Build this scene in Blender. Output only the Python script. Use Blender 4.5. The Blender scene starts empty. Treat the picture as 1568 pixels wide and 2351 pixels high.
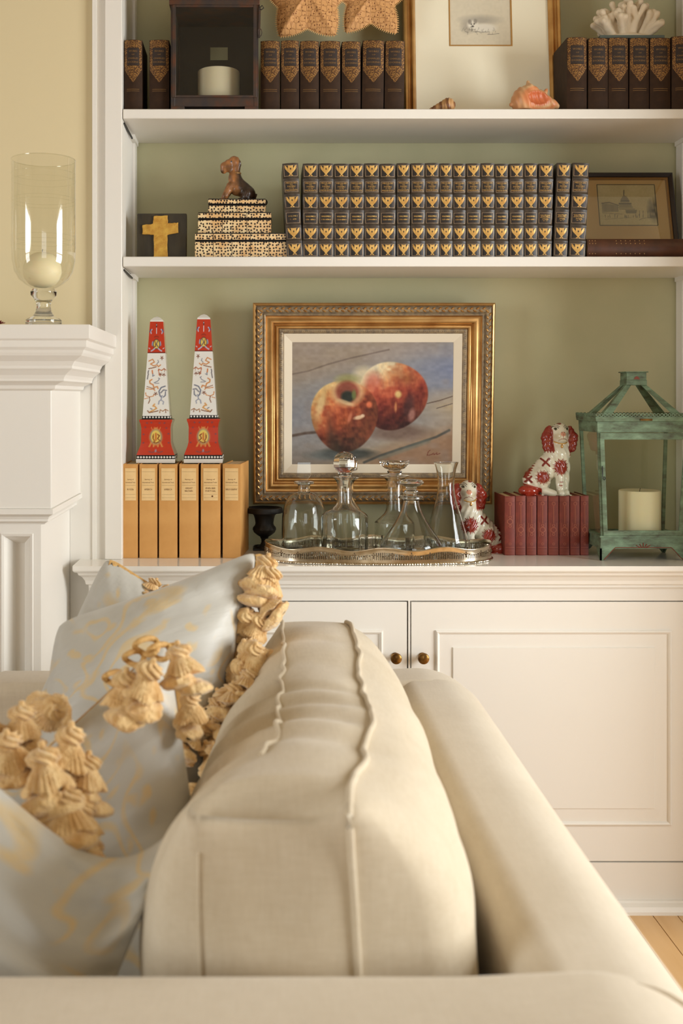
import bpy, math, random
import numpy as np
from mathutils import Vector, Matrix, Euler
R = math.radians
PI = math.pi
random.seed(7)
sc = bpy.context.scene
COL = sc.collection

# ------------------------------------------------------------------ camera
# pinhole model of the photograph: focal length in pixels, principal point, eye height
FPX, CX, CY, EYE = 2520.0, 600.0, 910.0, 1.28
cam = bpy.data.cameras.new('camera')
cam_o = bpy.data.objects.new('camera', cam)
COL.objects.link(cam_o)
cam.sensor_fit = 'VERTICAL'
cam.sensor_height = 36.0
cam.sensor_width = 24.0
cam.lens = FPX / 2351 * 36
cam.shift_x = (784 - CX) / 2351
cam.shift_y = (CY - 1175.5) / 2351
cam_o.location = (0, 0, EYE)
cam_o.rotation_euler = (R(90), 0, 0)
cam.clip_start = 0.05
cam.dof.use_dof = True
cam.dof.focus_distance = 2.88
cam.dof.aperture_fstop = 4.5
sc.camera = cam_o

# ------------------------------------------------------------------ world, light, exposure
sc.view_settings.view_transform = 'Standard'
sc.view_settings.look = 'None'
sc.view_settings.gamma = 1.0
sc.view_settings.use_curve_mapping = False
sc.view_settings.exposure = 0.0
try:
    sc.cycles.use_denoising = True
    sc.cycles.max_bounces = 14
    sc.cycles.transmission_bounces = 14
    sc.cycles.sample_clamp_indirect = 6.0
except Exception:
    pass
w = bpy.data.worlds.new('sky')
sc.world = w
w.use_nodes = True
bg = w.node_tree.nodes['Background']
bg.inputs[0].default_value = (0.80, 0.90, 1.0, 1)
bg.inputs[1].default_value = 1.0

def area(name, loc, rot, sx, sy, power, col):
    l = bpy.data.lights.new(name, 'AREA')
    l.shape = 'RECTANGLE'; l.size = sx; l.size_y = sy; l.energy = power; l.color = col
    o = bpy.data.objects.new(name, l); COL.objects.link(o)
    o.location = loc; o.rotation_euler = rot
    return o
RX, LX, BY, CEIL = 2.6, -3.0, -2.6, 2.75         # room extents
# daylight standing in the openings of the three sash windows, the rear one a weak fill
area('window_daylight', (RX + .10, 1.25, 1.40), (R(90), 0, R(90)), 1.5, 1.7, 128, (.965, .995, 1.0))
area('window_daylight.001', (LX - .10, .1, 1.45), (R(90), 0, R(-90)), 1.3, 1.7, 62, (.955, .99, 1.0))
area('window_daylight.002', (.7, BY - .10, 1.5), (R(90), 0, 0), 1.6, 1.7, 15, (.96, .99, 1.0))

# ------------------------------------------------------------------ helpers
def P(px, py, d): return Vector(((px - CX) / FPX * d, d, EYE - (py - CY) / FPX * d))
def X(px, d): return (px - CX) / FPX * d
def Z(py, d): return EYE - (py - CY) / FPX * d
def lin(c):
    r = []
    for x in c[:3]:
        x = x / 255.0
        r.append(x / 12.92 if x <= .04045 else ((x + .055) / 1.055) ** 2.4)
    return (r[0], r[1], r[2], 1.0)

class G:
    """collects vertices and faces of one mesh"""
    def __init__(s): s.v = []; s.f = []; s.uv = None
    def add(s, vs, fs):
        o = len(s.v); s.v += [tuple(v) for v in vs]; s.f += [tuple(i + o for i in f) for f in fs]; return s
    def box(s, x0, x1, y0, y1, z0, z1):
        return s.add([(x0,y0,z0),(x1,y0,z0),(x1,y1,z0),(x0,y1,z0),(x0,y0,z1),(x1,y0,z1),(x1,y1,z1),(x0,y1,z1)],
                     [(0,3,2,1),(4,5,6,7),(0,1,5,4),(1,2,6,5),(2,3,7,6),(3,0,4,7)])
    def bar(s, a, b, wx, wy, up=(0,0,1)):
        a = Vector(a); b = Vector(b); t = (b - a).normalized(); u = Vector(up)
        if abs(t.dot(u)) > .98: u = Vector((0,1,0))
        x = t.cross(u).normalized() * wx / 2; y = x.cross(t).normalized() * wy / 2
        vs = [p + sx * x + sy * y for p in (a, b) for sx, sy in ((-1,-1),(1,-1),(1,1),(-1,1))]
        return s.add(vs, [(0,1,2,3),(7,6,5,4),(0,4,5,1),(1,5,6,2),(2,6,7,3),(3,7,4,0)])
    def lathe(s, prof, c=(0,0,0), n=40, rip=None, cap=True):
        vs = []; m = len(prof)
        for j, (r, z) in enumerate(prof):
            for i in range(n):
                a = 2 * PI * i / n
                k = r * (rip(a, j / (m - 1), z) if rip else 1)
                vs.append((c[0] + k * math.cos(a), c[1] + k * math.sin(a), c[2] + z))
        fs = [(j*n+i, j*n+(i+1)%n, (j+1)*n+(i+1)%n, (j+1)*n+i) for j in range(m-1) for i in range(n)]
        if cap:
            if prof[0][0] > 1e-5: fs.append(tuple(range(n-1, -1, -1)))
            if prof[-1][0] > 1e-5: fs.append(tuple((m-1)*n+i for i in range(n)))
        return s.add(vs, fs)
    def tube(s, pts, r, n=8, closed=False):
        pts = [Vector(p) for p in pts]; m = len(pts); vs = []
        rr = r if callable(r) else (lambda t: r)
        up = Vector((.123, .3, 1)).normalized()
        for i, p in enumerate(pts):
            a = pts[i-1] if (i or closed) else p; b = pts[(i+1) % m] if (i < m-1 or closed) else p
            t = (b - a); t = t.normalized() if t.length > 1e-9 else Vector((0,0,1))
            x = t.cross(up); x = x.normalized() if x.length > 1e-4 else Vector((1,0,0)); y = t.cross(x)
            k = rr(i / max(1, m-1))
            for j in range(n):
                an = 2*PI*j/n; vs.append(p + x*(k*math.cos(an)) + y*(k*math.sin(an)))
        q = m if closed else m - 1
        fs = [(i*n+j, i*n+(j+1)%n, ((i+1)%m)*n+(j+1)%n, ((i+1)%m)*n+j) for i in range(q) for j in range(n)]
        if not closed: fs += [tuple(range(n-1,-1,-1)), tuple((m-1)*n+j for j in range(n))]
        return s.add(vs, fs)
    def prism(s, poly, f0, f1):
        """poly: 2-D points; f0, f1 turn a 2-D point into the two ends"""
        n = len(poly)
        vs = [f0(*p) for p in poly] + [f1(*p) for p in poly]
        fs = [tuple(range(n-1,-1,-1)), tuple(range(n, 2*n))] + [(i, (i+1)%n, n+(i+1)%n, n+i) for i in range(n)]
        return s.add(vs, fs)
    def grid(s, nu, nv, fn, wrap=False):
        vs = [fn(i/(nu-1), j/(nv-1)) for j in range(nv) for i in range(nu)]
        fs = [(j*nu+i, j*nu+i+1, (j+1)*nu+i+1, (j+1)*nu+i) for j in range(nv-1) for i in range(nu-1)]
        return s.add(vs, fs)
    def ball(s, c, rx, ry=None, rz=None, n=12, m=8):
        ry = rx if ry is None else ry; rz = rx if rz is None else rz
        vs = [(c[0], c[1], c[2]-rz)]
        for j in range(1, m):
            p = -PI/2 + PI*j/m
            for i in range(n):
                a = 2*PI*i/n; vs.append((c[0]+rx*math.cos(p)*math.cos(a), c[1]+ry*math.cos(p)*math.sin(a), c[2]+rz*math.sin(p)))
        vs.append((c[0], c[1], c[2]+rz)); L = len(vs)-1
        fs = [(0, 1+(i+1)%n, 1+i) for i in range(n)]
        fs += [(1+j*n+i, 1+j*n+(i+1)%n, 1+(j+1)*n+(i+1)%n, 1+(j+1)*n+i) for j in range(m-2) for i in range(n)]
        fs += [(1+(m-2)*n+i, 1+(m-2)*n+(i+1)%n, L) for i in range(n)]
        return s.add(vs, fs)

def org(p):
    v = Vector((0,0,0))
    while p is not None: v += p.location; p = p.parent
    return v
def new(name, g, mat, parent=None, local=False, smooth=True, bevel=0, seg=2, sub=0, angle=35, kind=None):
    me = bpy.data.meshes.new(name)
    vs = g.v
    loc = Vector((0,0,0))
    if parent is not None and not local:
        o = org(parent); vs = [(v[0]-o.x, v[1]-o.y, v[2]-o.z) for v in vs]
    elif parent is None and not local:
        a = np.array(vs, dtype=float); loc = Vector(((a[:,0].min()+a[:,0].max())/2, (a[:,1].min()+a[:,1].max())/2, a[:,2].min()))
        vs = [(v[0]-loc.x, v[1]-loc.y, v[2]-loc.z) for v in vs]
    me.from_pydata(vs, [], g.f)
    if g.uv is not None:
        uvl = me.uv_layers.new(name='UVMap')
        idx = np.zeros(len(me.loops), dtype=np.int32); me.loops.foreach_get('vertex_index', idx)
        uvl.data.foreach_set('uv', np.array(g.uv, dtype=np.float32)[idx].ravel())
    if mat: me.materials.append(mat)
    if smooth:
        me.polygons.foreach_set('use_smooth', [True]*len(me.polygons))
        try: me.set_sharp_from_angle(angle=R(angle))
        except Exception: pass
    me.update()
    ob = bpy.data.objects.new(name, me); COL.objects.link(ob)
    ob.location = loc
    if parent is not None: ob.parent = parent
    if bevel:
        m = ob.modifiers.new('bevel', 'BEVEL'); m.width = bevel; m.segments = seg; m.limit_method = 'ANGLE'; m.angle_limit = R(40)
        try: m.harden_normals = False
        except Exception: pass
    if sub:
        m = ob.modifiers.new('sub', 'SUBSURF'); m.levels = sub; m.render_levels = sub
    if kind: ob['kind'] = kind
    return ob
def tag(o, label, cat, group=None):
    o['label'] = label; o['category'] = cat
    if group: o['group'] = group
    return o
def thing(name, label, cat, loc=(0,0,0), rot=(0,0,0), group=None):
    o = bpy.data.objects.new(name, None); COL.objects.link(o)
    o.empty_display_size = .05
    o.location = loc; o.rotation_euler = rot
    return tag(o, label, cat, group)
def structure(name, g, mat, **k):
    o = new(name, g, mat, **k); o['kind'] = 'structure'; return o
def dup(root, label, loc, rot=None, scale=None):
    r = root.copy(); COL.objects.link(r); r.location = loc; r['label'] = label
    if rot is not None: r.rotation_euler = rot
    if scale is not None: r.scale = scale
    for ch in list(root.children):
        c = ch.copy(); COL.objects.link(c); c.parent = r
        for gch in list(ch.children):
            d = gch.copy(); COL.objects.link(d); d.parent = c
    return r
def share(name, me_obj, parent, loc, rot=(0,0,0), scale=(1,1,1)):
    """another child sharing the mesh of me_obj"""
    o = bpy.data.objects.new(name, me_obj.data); COL.objects.link(o); o.parent = parent
    o.location = loc; o.rotation_euler = rot; o.scale = scale
    return o

# ------------------------------------------------------------------ materials
def nodes(name):
    m = bpy.data.materials.new(name); m.use_nodes = True
    nt = m.node_tree; b = nt.nodes['Principled BSDF']
    return m, nt, b
def N(nt, t, **kw):
    n = nt.nodes.new(t)
    for k, v in kw.items():
        if k in n.inputs.keys(): n.inputs[k].default_value = v
        else: setattr(n, k, v)
    return n
def ramp(nt, fac, stops):
    r = nt.nodes.new('ShaderNodeValToRGB'); e = r.color_ramp.elements
    while len(e) < len(stops): e.new(.5)
    for i, (p, c) in enumerate(stops):
        e[i].position = p; e[i].color = c if len(c) == 4 else lin(c)
    nt.links.new(fac, r.inputs[0]); return r
def mix(nt, fac, a, b):
    n = nt.nodes.new('ShaderNodeMix'); n.data_type = 'RGBA'
    for s, v in ((0, fac), (6, a), (7, b)):
        if hasattr(v, 'links') or hasattr(v, 'is_output'): nt.links.new(v, n.inputs[s])
        else: n.inputs[s].default_value = v
    return n.outputs[2]
def mth(nt, op, a, b=None, c=None):
    n = nt.nodes.new('ShaderNodeMath'); n.operation = op
    for i, v in enumerate((a, b, c)):
        if v is None: continue
        if hasattr(v, 'is_output'): nt.links.new(v, n.inputs[i])
        else: n.inputs[i].default_value = v
    return n.outputs[0]
def coords(nt, kind='Object', scale=(1,1,1)):
    tc = nt.nodes.new('ShaderNodeTexCoord'); mp = nt.nodes.new('ShaderNodeMapping')
    nt.links.new(tc.outputs[kind], mp.inputs[0]); mp.inputs['Scale'].default_value = scale
    return mp.outputs[0]
def bump(nt, b, h, strength, dist):
    n = nt.nodes.new('ShaderNodeBump'); n.inputs['Strength'].default_value = strength; n.inputs['Distance'].default_value = dist
    nt.links.new(h, n.inputs['Height']); nt.links.new(n.outputs[0], b.inputs['Normal'])
def mat(name, c, rough=.5, metal=0, spec=.5, c2=None, vscale=30, vstretch=(1,1,1), vpos=(.35,.65), bscale=0, bstr=.2, bdist=.001, coat=0, sss=0, sheen=0):
    m, nt, b = nodes(name)
    b.inputs['Base Color'].default_value = lin(c)
    b.inputs['Roughness'].default_value = rough; b.inputs['Metallic'].default_value = metal
    b.inputs['Specular IOR Level'].default_value = spec
    if coat: b.inputs['Coat Weight'].default_value = coat; b.inputs['Coat Roughness'].default_value = .08
    if sheen: b.inputs['Sheen Weight'].default_value = sheen
    if sss:
        b.inputs['Subsurface Weight'].default_value = sss; b.inputs['Subsurface Radius'].default_value = (.02,.012,.006); b.inputs['Subsurface Scale'].default_value = .5
    if c2 is not None:
        n = N(nt, 'ShaderNodeTexNoise', Scale=vscale, Detail=4.0)
        nt.links.new(coords(nt, 'Object', vstretch), n.inputs['Vector'])
        r = ramp(nt, n.outputs['Fac'], [(vpos[0], lin(c)), (vpos[1], lin(c2))])
        nt.links.new(r.outputs[0], b.inputs['Base Color'])
    if bscale:
        n = N(nt, 'ShaderNodeTexNoise', Scale=bscale, Detail=3.0)
        nt.links.new(coords(nt, 'Object', vstretch), n.inputs['Vector'])
        bump(nt, b, n.outputs['Fac'], bstr, bdist)
    return m
def mat_vcol(name, rough=.6, spec=.4, coat=0, bscale=0, bstr=.2, bdist=.0006):
    m, nt, b = nodes(name)
    a = N(nt, 'ShaderNodeVertexColor', layer_name='Col')
    nt.links.new(a.outputs[0], b.inputs['Base Color'])
    b.inputs['Roughness'].default_value = rough; b.inputs['Specular IOR Level'].default_value = spec
    if coat: b.inputs['Coat Weight'].default_value = coat; b.inputs['Coat Roughness'].default_value = .06
    if bscale:
        n = N(nt, 'ShaderNodeTexNoise', Scale=bscale, Detail=3.0); nt.links.new(coords(nt), n.inputs['Vector'])
        bump(nt, b, n.outputs['Fac'], bstr, bdist)
    return m
def mat_glass(name, tint=(250,252,250), ior=1.48, rough=0.0):
    m, nt, b = nodes(name)
    b.inputs['Base Color'].default_value = lin(tint); b.inputs['Transmission Weight'].default_value = 1.0
    b.inputs['Roughness'].default_value = rough; b.inputs['IOR'].default_value = ior
    return m
def mat_thin_glass(name, tint=(245,248,244), gain=1.0):
    """a thin pane: what is behind shows straight through, with a Fresnel reflection on top"""
    m, nt, b = nodes(name)
    t = N(nt, 'ShaderNodeBsdfTransparent'); t.inputs[0].default_value = lin(tint)
    g = N(nt, 'ShaderNodeBsdfGlossy'); g.inputs['Roughness'].default_value = .02; g.inputs[0].default_value = (1,1,1,1)
    f = N(nt, 'ShaderNodeLayerWeight', Blend=.5)      # facing ratio, the same from both sides of the pane
    k = mth(nt, 'ADD', mth(nt, 'MULTIPLY', mth(nt, 'POWER', f.outputs['Facing'], 4.0), .75 * gain), .055 * gain)
    x = N(nt, 'ShaderNodeMixShader')
    nt.links.new(k, x.inputs[0]); nt.links.new(t.outputs[0], x.inputs[1]); nt.links.new(g.outputs[0], x.inputs[2])
    nt.links.new(x.outputs[0], nt.nodes['Material Output'].inputs[0])
    return m

M = {}
M['paint'] = mat('white_paint', (235,230,221), .38, bscale=60, bstr=.05)
M['wall'] = mat('cream_wall_paint', (222,206,166), .75, bscale=220, bstr=.06)
M['green'] = mat('sage_wall_paint', (194,188,150), .7, c2=(187,183,145), vscale=7, bscale=160, bstr=.12)
M['room'] = mat('room_wall_paint', (172,158,132), .8)
M['top'] = mat('worktop_paint', (235,230,221), .16)
M['gold'] = mat('gilt', (210,168,108), .32, .85, c2=(178,132,78), vscale=14, bscale=90, bstr=.08)
M['goldflat'] = mat('gold_leaf', (228,186,108), .42, .25, c2=(198,148,74), vscale=60)
M['antique'] = mat('antique_grey_gilt', (164,144,112), .5, .3, c2=(128,114,96), vscale=90, bscale=300, bstr=.3)
M['linen_liner'] = mat('linen_liner', (232,220,198), .9, bscale=700, bstr=.1)
M['blackcloth'] = mat('black_leather', (34,30,27), .42, c2=(46,38,32), vscale=60)
M['greyleather'] = mat('worn_leather', (76,65,54), .36, c2=(50,42,35), vscale=70, bscale=400, bstr=.15)
M['redline'] = mat('maroon_line', (78,36,24), .5)
M['page'] = mat('page_edges', (214,196,158), .85, c2=(190,168,128), vscale=200, vstretch=(1,.02,.02))
M['pagegilt'] = mat('gilt_page_edges', (150,120,70), .4, .3)
M['brown'] = mat('brown_cloth', (58,38,22), .7, spec=.25, c2=(48,31,18), vscale=50, bscale=900, bstr=.1)
M['brownlabel'] = mat('dark_label', (44,30,22), .6)
M['tan'] = mat('tan_board', (214,160,92), .7, c2=(200,144,76), vscale=14, bscale=500, bstr=.08)
M['label'] = mat('paper_label', (226,188,128), .8, c2=(234,200,144), vscale=22)
M['ink'] = mat('brown_ink', (120,82,50), .9)
M['redcloth'] = mat('red_cloth', (126,48,32), .55, c2=(108,40,27), vscale=40, bscale=900, bstr=.12)
M['redstamp'] = mat('stamped_ornament', (148,76,52), .5)
M['darkred'] = mat('dark_brown_leather', (66,36,20), .4, c2=(84,46,26), vscale=30, bscale=300, bstr=.1)
M['dimgold'] = mat('dull_gold', (150,112,62), .45, .4)
M['bone'] = None
M['blacklac'] = mat('black_lacquer', (24,20,18), .35)
M['iron'] = mat('black_cast_iron', (22,20,19), .5, bscale=200, bstr=.3)
M['wax'] = mat('ivory_wax', (238,226,188), .5, sss=.35)
M['waxwhite'] = mat('white_wax', (228,222,204), .6, sss=.25)
M['brass'] = mat('aged_brass', (150,112,58), .28, .9, c2=(96,66,34), vscale=70)
M['silver'] = mat('silver', (226,214,194), .2, 1.0, c2=(196,180,152), vscale=40)
M['silverdark'] = mat('tarnished_silver', (120,104,84), .3, 1.0)
M['glass'] = mat_glass('clear_glass')
M['pane'] = mat_thin_glass('thin_clear_glass')
M['pane_hurricane'] = mat_thin_glass('hurricane_glass', (250,250,246), 1.2)
M['pane_dark'] = mat_thin_glass('clear_lantern_pane', (242,240,230), .8)  # the pane is nearly clear; the plates behind it are dark
M['coral'] = mat('white_coral', (226,210,184), .75, bscale=350, bstr=.35, sss=.1)
M['slab'] = mat('blue_slate', (86,98,92), .35)
M['matboard'] = mat('cream_mount', (252,244,218), .85)
M['darkwood'] = mat('dark_frame', (34,20,14), .3)
M['cuffgold'] = mat('slip_gold', (196,150,84), .4, .5)

def rust():
    m, nt, b = nodes('rusted_tin')
    n = N(nt, 'ShaderNodeTexNoise', Scale=26.0, Detail=6.0); nt.links.new(coords(nt), n.inputs['Vector'])
    r = ramp(nt, n.outputs['Fac'], [(.3, (54,50,52)), (.5, (72,58,50)), (.68, (96,58,38))])
    nt.links.new(r.outputs[0], b.inputs['Base Color']); b.inputs['Roughness'].default_value = .5; b.inputs['Metallic'].default_value = .35
    bump(nt, b, n.outputs['Fac'], .3, .002); return m
M['rust'] = rust()
def verdigris():
    m, nt, b = nodes('verdigris_paint')
    n = N(nt, 'ShaderNodeTexNoise', Scale=22.0, Detail=7.0, Roughness=.65); nt.links.new(coords(nt, 'Object', (1,1,2.6)), n.inputs['Vector'])
    r = ramp(nt, n.outputs['Fac'], [(.30, (66,62,46)), (.42, (90,104,80)), (.58, (112,136,108)), (.75, (134,158,130))])
    nt.links.new(r.outputs[0], b.inputs['Base Color']); b.inputs['Roughness'].default_value = .6
    bump(nt, b, n.outputs['Fac'], .35, .0015); return m
M['verd'] = verdigris()
M['verdred'] = mat('rust_red_paint', (126,58,40), .6)
def bone():
    m, nt, b = nodes('spotted_bone')
    v = N(nt, 'ShaderNodeTexVoronoi', Scale=128.0, Randomness=.55, voronoi_dimensions='2D')
    sx = N(nt, 'ShaderNodeSeparateXYZ'); nt.links.new(coords(nt), sx.inputs[0]); cx_ = N(nt, 'ShaderNodeCombineXYZ')
    nt.links.new(mth(nt, 'ADD', sx.outputs[0], sx.outputs[1]), cx_.inputs[0]); nt.links.new(sx.outputs[2], cx_.inputs[1]); nt.links.new(cx_.outputs[0], v.inputs['Vector'])
    n = N(nt, 'ShaderNodeTexNoise', Scale=30.0); nt.links.new(coords(nt), n.inputs['Vector'])
    base = ramp(nt, n.outputs['Fac'], [(.35, (240,214,166)), (.65, (222,178,122))])
    d = ramp(nt, v.outputs['Distance'], [(.27, (1,1,1,1)), (.33, (0,0,0,1))])
    c = mix(nt, d.outputs[0], base.outputs[0], lin((40,24,16)))
    nt.links.new(c, b.inputs['Base Color']); b.inputs['Roughness'].default_value = .35; return m
M['bone'] = bone()
def lace():
    m, nt, b = nodes('gold_lace_stamping')
    v = N(nt, 'ShaderNodeTexVoronoi', Scale=420.0); nt.links.new(coords(nt, 'Object', (1,.1,1)), v.inputs['Vector'])
    r = ramp(nt, v.outputs['Distance'], [(.25, (176,130,66)), (.55, (86,56,32))])
    nt.links.new(r.outputs[0], b.inputs['Base Color']); b.inputs['Roughness'].default_value = .45; b.inputs['Metallic'].default_value = .35; return m
M['lace'] = lace()
def linen(name, c, c2, sc_=1.0, wr=.0):
    m, nt, b = nodes(name)
    co = coords(nt)
    n = N(nt, 'ShaderNodeTexNoise', Scale=7.0*sc_, Detail=4.0); nt.links.new(co, n.inputs['Vector'])
    n2 = N(nt, 'ShaderNodeTexNoise', Scale=260.0, Detail=2.0); nt.links.new(coords(nt, 'Object', (1,.16,.16)), n2.inputs['Vector'])
    n3 = N(nt, 'ShaderNodeTexNoise', Scale=260.0, Detail=2.0); nt.links.new(coords(nt, 'Object', (.16,1,1)), n3.inputs['Vector'])
    wv = mth(nt, 'ADD', n2.outputs['Fac'], n3.outputs['Fac'])
    f = mth(nt, 'ADD', mth(nt, 'MULTIPLY', n.outputs['Fac'], .5), mth(nt, 'MULTIPLY', wv, .25))
    r = ramp(nt, f, [(.36, lin(c)), (.64, lin(c2))])
    nt.links.new(r.outputs[0], b.inputs['Base Color']); b.inputs['Roughness'].default_value = .9; b.inputs['Sheen Weight'].default_value = .25
    b.inputs['Specular IOR Level'].default_value = .15
    h = mth(nt, 'MULTIPLY', wv, .25)
    bump(nt, b, h, .35, .0012); return m
M['linen'] = linen('sofa_linen', (209,195,172), (219,206,185))
M['linen2'] = linen('cushion_linen', (205,189,162), (219,205,181))
def damask():
    m, nt, b = nodes('silver_damask_with_gold_scrolls')
    uv = coords(nt, 'UV')
    n1 = N(nt, 'ShaderNodeTexNoise', Scale=4.2, Detail=1.0, Distortion=.6); nt.links.new(uv, n1.inputs['Vector'])
    c = mth(nt, 'ABSOLUTE', mth(nt, 'SUBTRACT', mth(nt, 'FRACT', mth(nt, 'MULTIPLY', n1.outputs['Fac'], 6.0)), .5))
    line = ramp(nt, c, [(.05, (1,1,1,1)), (.16, (0,0,0,1))])
    n2 = N(nt, 'ShaderNodeTexNoise', Scale=3.4, Detail=2.0); nt.links.new(uv, n2.inputs['Vector'])
    msk = ramp(nt, n2.outputs['Fac'], [(.42, (0,0,0,1)), (.50, (1,1,1,1))])
    v = N(nt, 'ShaderNodeTexVoronoi', Scale=13.0); 
    n4 = N(nt, 'ShaderNodeTexNoise', Scale=9.0); nt.links.new(uv, n4.inputs['Vector'])
    vm = nt.nodes.new('ShaderNodeVectorMath'); vm.operation = 'MULTIPLY_ADD'; vm.inputs[1].default_value = (.12,.12,.12)
    nt.links.new(n4.outputs['Color'], vm.inputs[0]); nt.links.new(uv, vm.inputs[2]); nt.links.new(vm.outputs[0], v.inputs['Vector'])
    leaf = ramp(nt, v.outputs['Distance'], [(.18, (1,1,1,1)), (.34, (0,0,0,1))])
    n3 = N(nt, 'ShaderNodeTexNoise', Scale=4.6, Detail=2.0); nt.links.new(coords(nt, 'UV', (1.1,.9,1)), n3.inputs['Vector'])
    m3 = ramp(nt, n3.outputs['Fac'], [(.48, (0,0,0,1)), (.54, (1,1,1,1))])
    a = mth(nt, 'MULTIPLY', line.outputs[0], msk.outputs[0]); l = mth(nt, 'MULTIPLY', leaf.outputs[0], m3.outputs[0])
    g = mth(nt, 'MULTIPLY', mth(nt, 'MAXIMUM', a, l), .60)
    n5 = N(nt, 'ShaderNodeTexNoise', Scale=120.0); nt.links.new(uv, n5.inputs['Vector'])
    g = mth(nt, 'MULTIPLY', g, mth(nt, 'ADD', mth(nt, 'MULTIPLY', n5.outputs['Fac'], .9), .5))
    col = mix(nt, g, lin((198,195,186)), lin((226,192,122)))
    nt.links.new(col, b.inputs['Base Color']); b.inputs['Roughness'].default_value = .42; b.inputs['Sheen Weight'].default_value = .3
    b.inputs['Specular IOR Level'].default_value = .35
    w_ = N(nt, 'ShaderNodeTexNoise', Scale=9.0, Detail=3.0); nt.links.new(coords(nt, 'UV', (1,3,1)), w_.inputs['Vector'])
    bump(nt, b, w_.outputs['Fac'], .25, .006); return m
M['damask'] = damask()
def wool():
    m, nt, b = nodes('gold_wool')
    n = N(nt, 'ShaderNodeTexNoise', Scale=70.0, Detail=4.0); nt.links.new(coords(nt, 'Object', (1,1,.35)), n.inputs['Vector'])
    r = ramp(nt, n.outputs['Fac'], [(.32, (206,158,92)), (.6, (240,206,148))])
    nt.links.new(r.outputs[0], b.inputs['Base Color']); b.inputs['Roughness'].default_value = .85; b.inputs['Sheen Weight'].default_value = .5
    n2 = N(nt, 'ShaderNodeTexNoise', Scale=420.0, Detail=3.0); nt.links.new(coords(nt, 'Object', (1,1,.25)), n2.inputs['Vector'])
    bump(nt, b, n2.outputs['Fac'], .8, .003); return m
M['wool'] = wool()
M['braid'] = mat('gold_braid', (222,180,112), .6, c2=(200,152,84), vscale=160, bscale=500, bstr=.5, bdist=.002)
def pine():
    m, nt, b = nodes('pine_boards')
    oi = N(nt, 'ShaderNodeObjectInfo')
    n = N(nt, 'ShaderNodeTexNoise', Scale=18.0, Detail=6.0); nt.links.new(coords(nt, 'Object', (1,.06,1)), n.inputs['Vector'])
    f = mth(nt, 'ADD', mth(nt, 'MULTIPLY', n.outputs['Fac'], .7), mth(nt, 'MULTIPLY', oi.outputs['Random'], .3))
    r = ramp(nt, f, [(.3, (194,148,94)), (.5, (212,170,116)), (.75, (222,184,134))])
    nt.links.new(r.outputs[0], b.inputs['Base Color']); b.inputs['Roughness'].default_value = .35
    bump(nt, b, n.outputs['Fac'], .1, .001); return m
M['pine'] = pine()
def starmat():
    m, nt, b = nodes('dried_starfish')
    v = N(nt, 'ShaderNodeTexVoronoi', Scale=120.0, Randomness=.45); nt.links.new(coords(nt, 'UV'), v.inputs['Vector'])
    v2 = N(nt, 'ShaderNodeTexVoronoi', Scale=70.0, feature='DISTANCE_TO_EDGE', Randomness=.5); nt.links.new(coords(nt, 'UV'), v2.inputs['Vector'])
    d = ramp(nt, v.outputs['Distance'], [(.16, (1,1,1,1)), (.3, (0,0,0,1))])
    e = ramp(nt, v2.outputs['Distance'], [(.03, (1,1,1,1)), (.09, (0,0,0,1))])
    k = mth(nt, 'MAXIMUM', d.outputs[0], mth(nt, 'MULTIPLY', e.outputs[0], .3))
    col = mix(nt, k, lin((208,154,96)), lin((134,82,42)))
    nt.links.new(col, b.inputs['Base Color']); b.inputs['Roughness'].default_value = .7
    bump(nt, b, mth(nt, 'SUBTRACT', d.outputs[0], e.outputs[0]), .6, .002); return m
M['star'] = starmat()
M['spike'] = mat('starfish_spines', (226,176,112), .7)
M['porcelain'] = mat_vcol('painted_porcelain', .18, .5, coat=.6)
M['bronze'] = mat_vcol('bronzed_plaster', .32, .5, coat=.2, bscale=160, bstr=.5, bdist=.002)
M['oil'] = mat_vcol('oil_painting', .5, .4, bscale=160, bstr=.35, bdist=.0008)
M['print'] = mat_vcol('printed_sheet', .85, .2)
M['shell'] = mat_vcol('conch_shell', .4, .5)
M['crossboard'] = mat('dark_plaque', (44,38,28), .5, c2=(60,52,36), vscale=40, vstretch=(1,1,.3), bscale=60, bstr=.5, bdist=.002)
M['crossgold'] = mat('rough_gold_leaf', (216,172,76), .5, .35, c2=(190,138,54), vscale=60, bscale=120, bstr=.8, bdist=.003)
M['rose'] = mat('dried_red_petals', (120,30,26), .7)
M['muntin'] = M['paint']

# ------------------------------------------------------------------ numpy tools: surface nets, canvas
def vnoise(p, f, seed=0):
    """smooth value noise on an (n,k) array"""
    p = np.asarray(p, float) * f + seed * 17.31
    i = np.floor(p).astype(np.int64); t = p - i; t = t*t*(3-2*t); k = p.shape[1]
    out = np.zeros(len(p))
    for c in range(2**k):
        wgt = np.ones(len(p)); h = np.zeros(len(p), dtype=np.int64)
        for a in range(k):
            b = (c >> a) & 1
            wgt *= t[:, a] if b else 1 - t[:, a]
            h = h * 73856093 ^ ((i[:, a] + b) * (19349663 + 83492791 * a))
        h = (h ^ (h >> 13)) * 1274126177 & 0x7fffffff
        out += wgt * ((h % 10007) / 10007.0)
    return out
def smin(a, b, k):
    h = np.clip(.5 + .5*(b-a)/k, 0, 1); return b*(1-h) + a*h - k*h*(1-h)
def s_cap(p, a, b, r0, r1, sy=1.0):
    a = np.array(a, float); b = np.array(b, float); q = p.copy(); q = q - a; ba = b - a
    q[:,1] /= sy; ba = ba.copy(); ba[1] /= sy
    t = np.clip(q @ ba / max(1e-12, ba @ ba), 0, 1)
    return np.linalg.norm(q - t[:,None]*ba, axis=1) - (r0 + (r1-r0)*t)
def s_ell(p, c, r):
    r = np.array(r, float); q = (p - np.array(c, float)) / r
    l = np.linalg.norm(q, axis=1); return (l - 1) * r.min()
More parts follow.
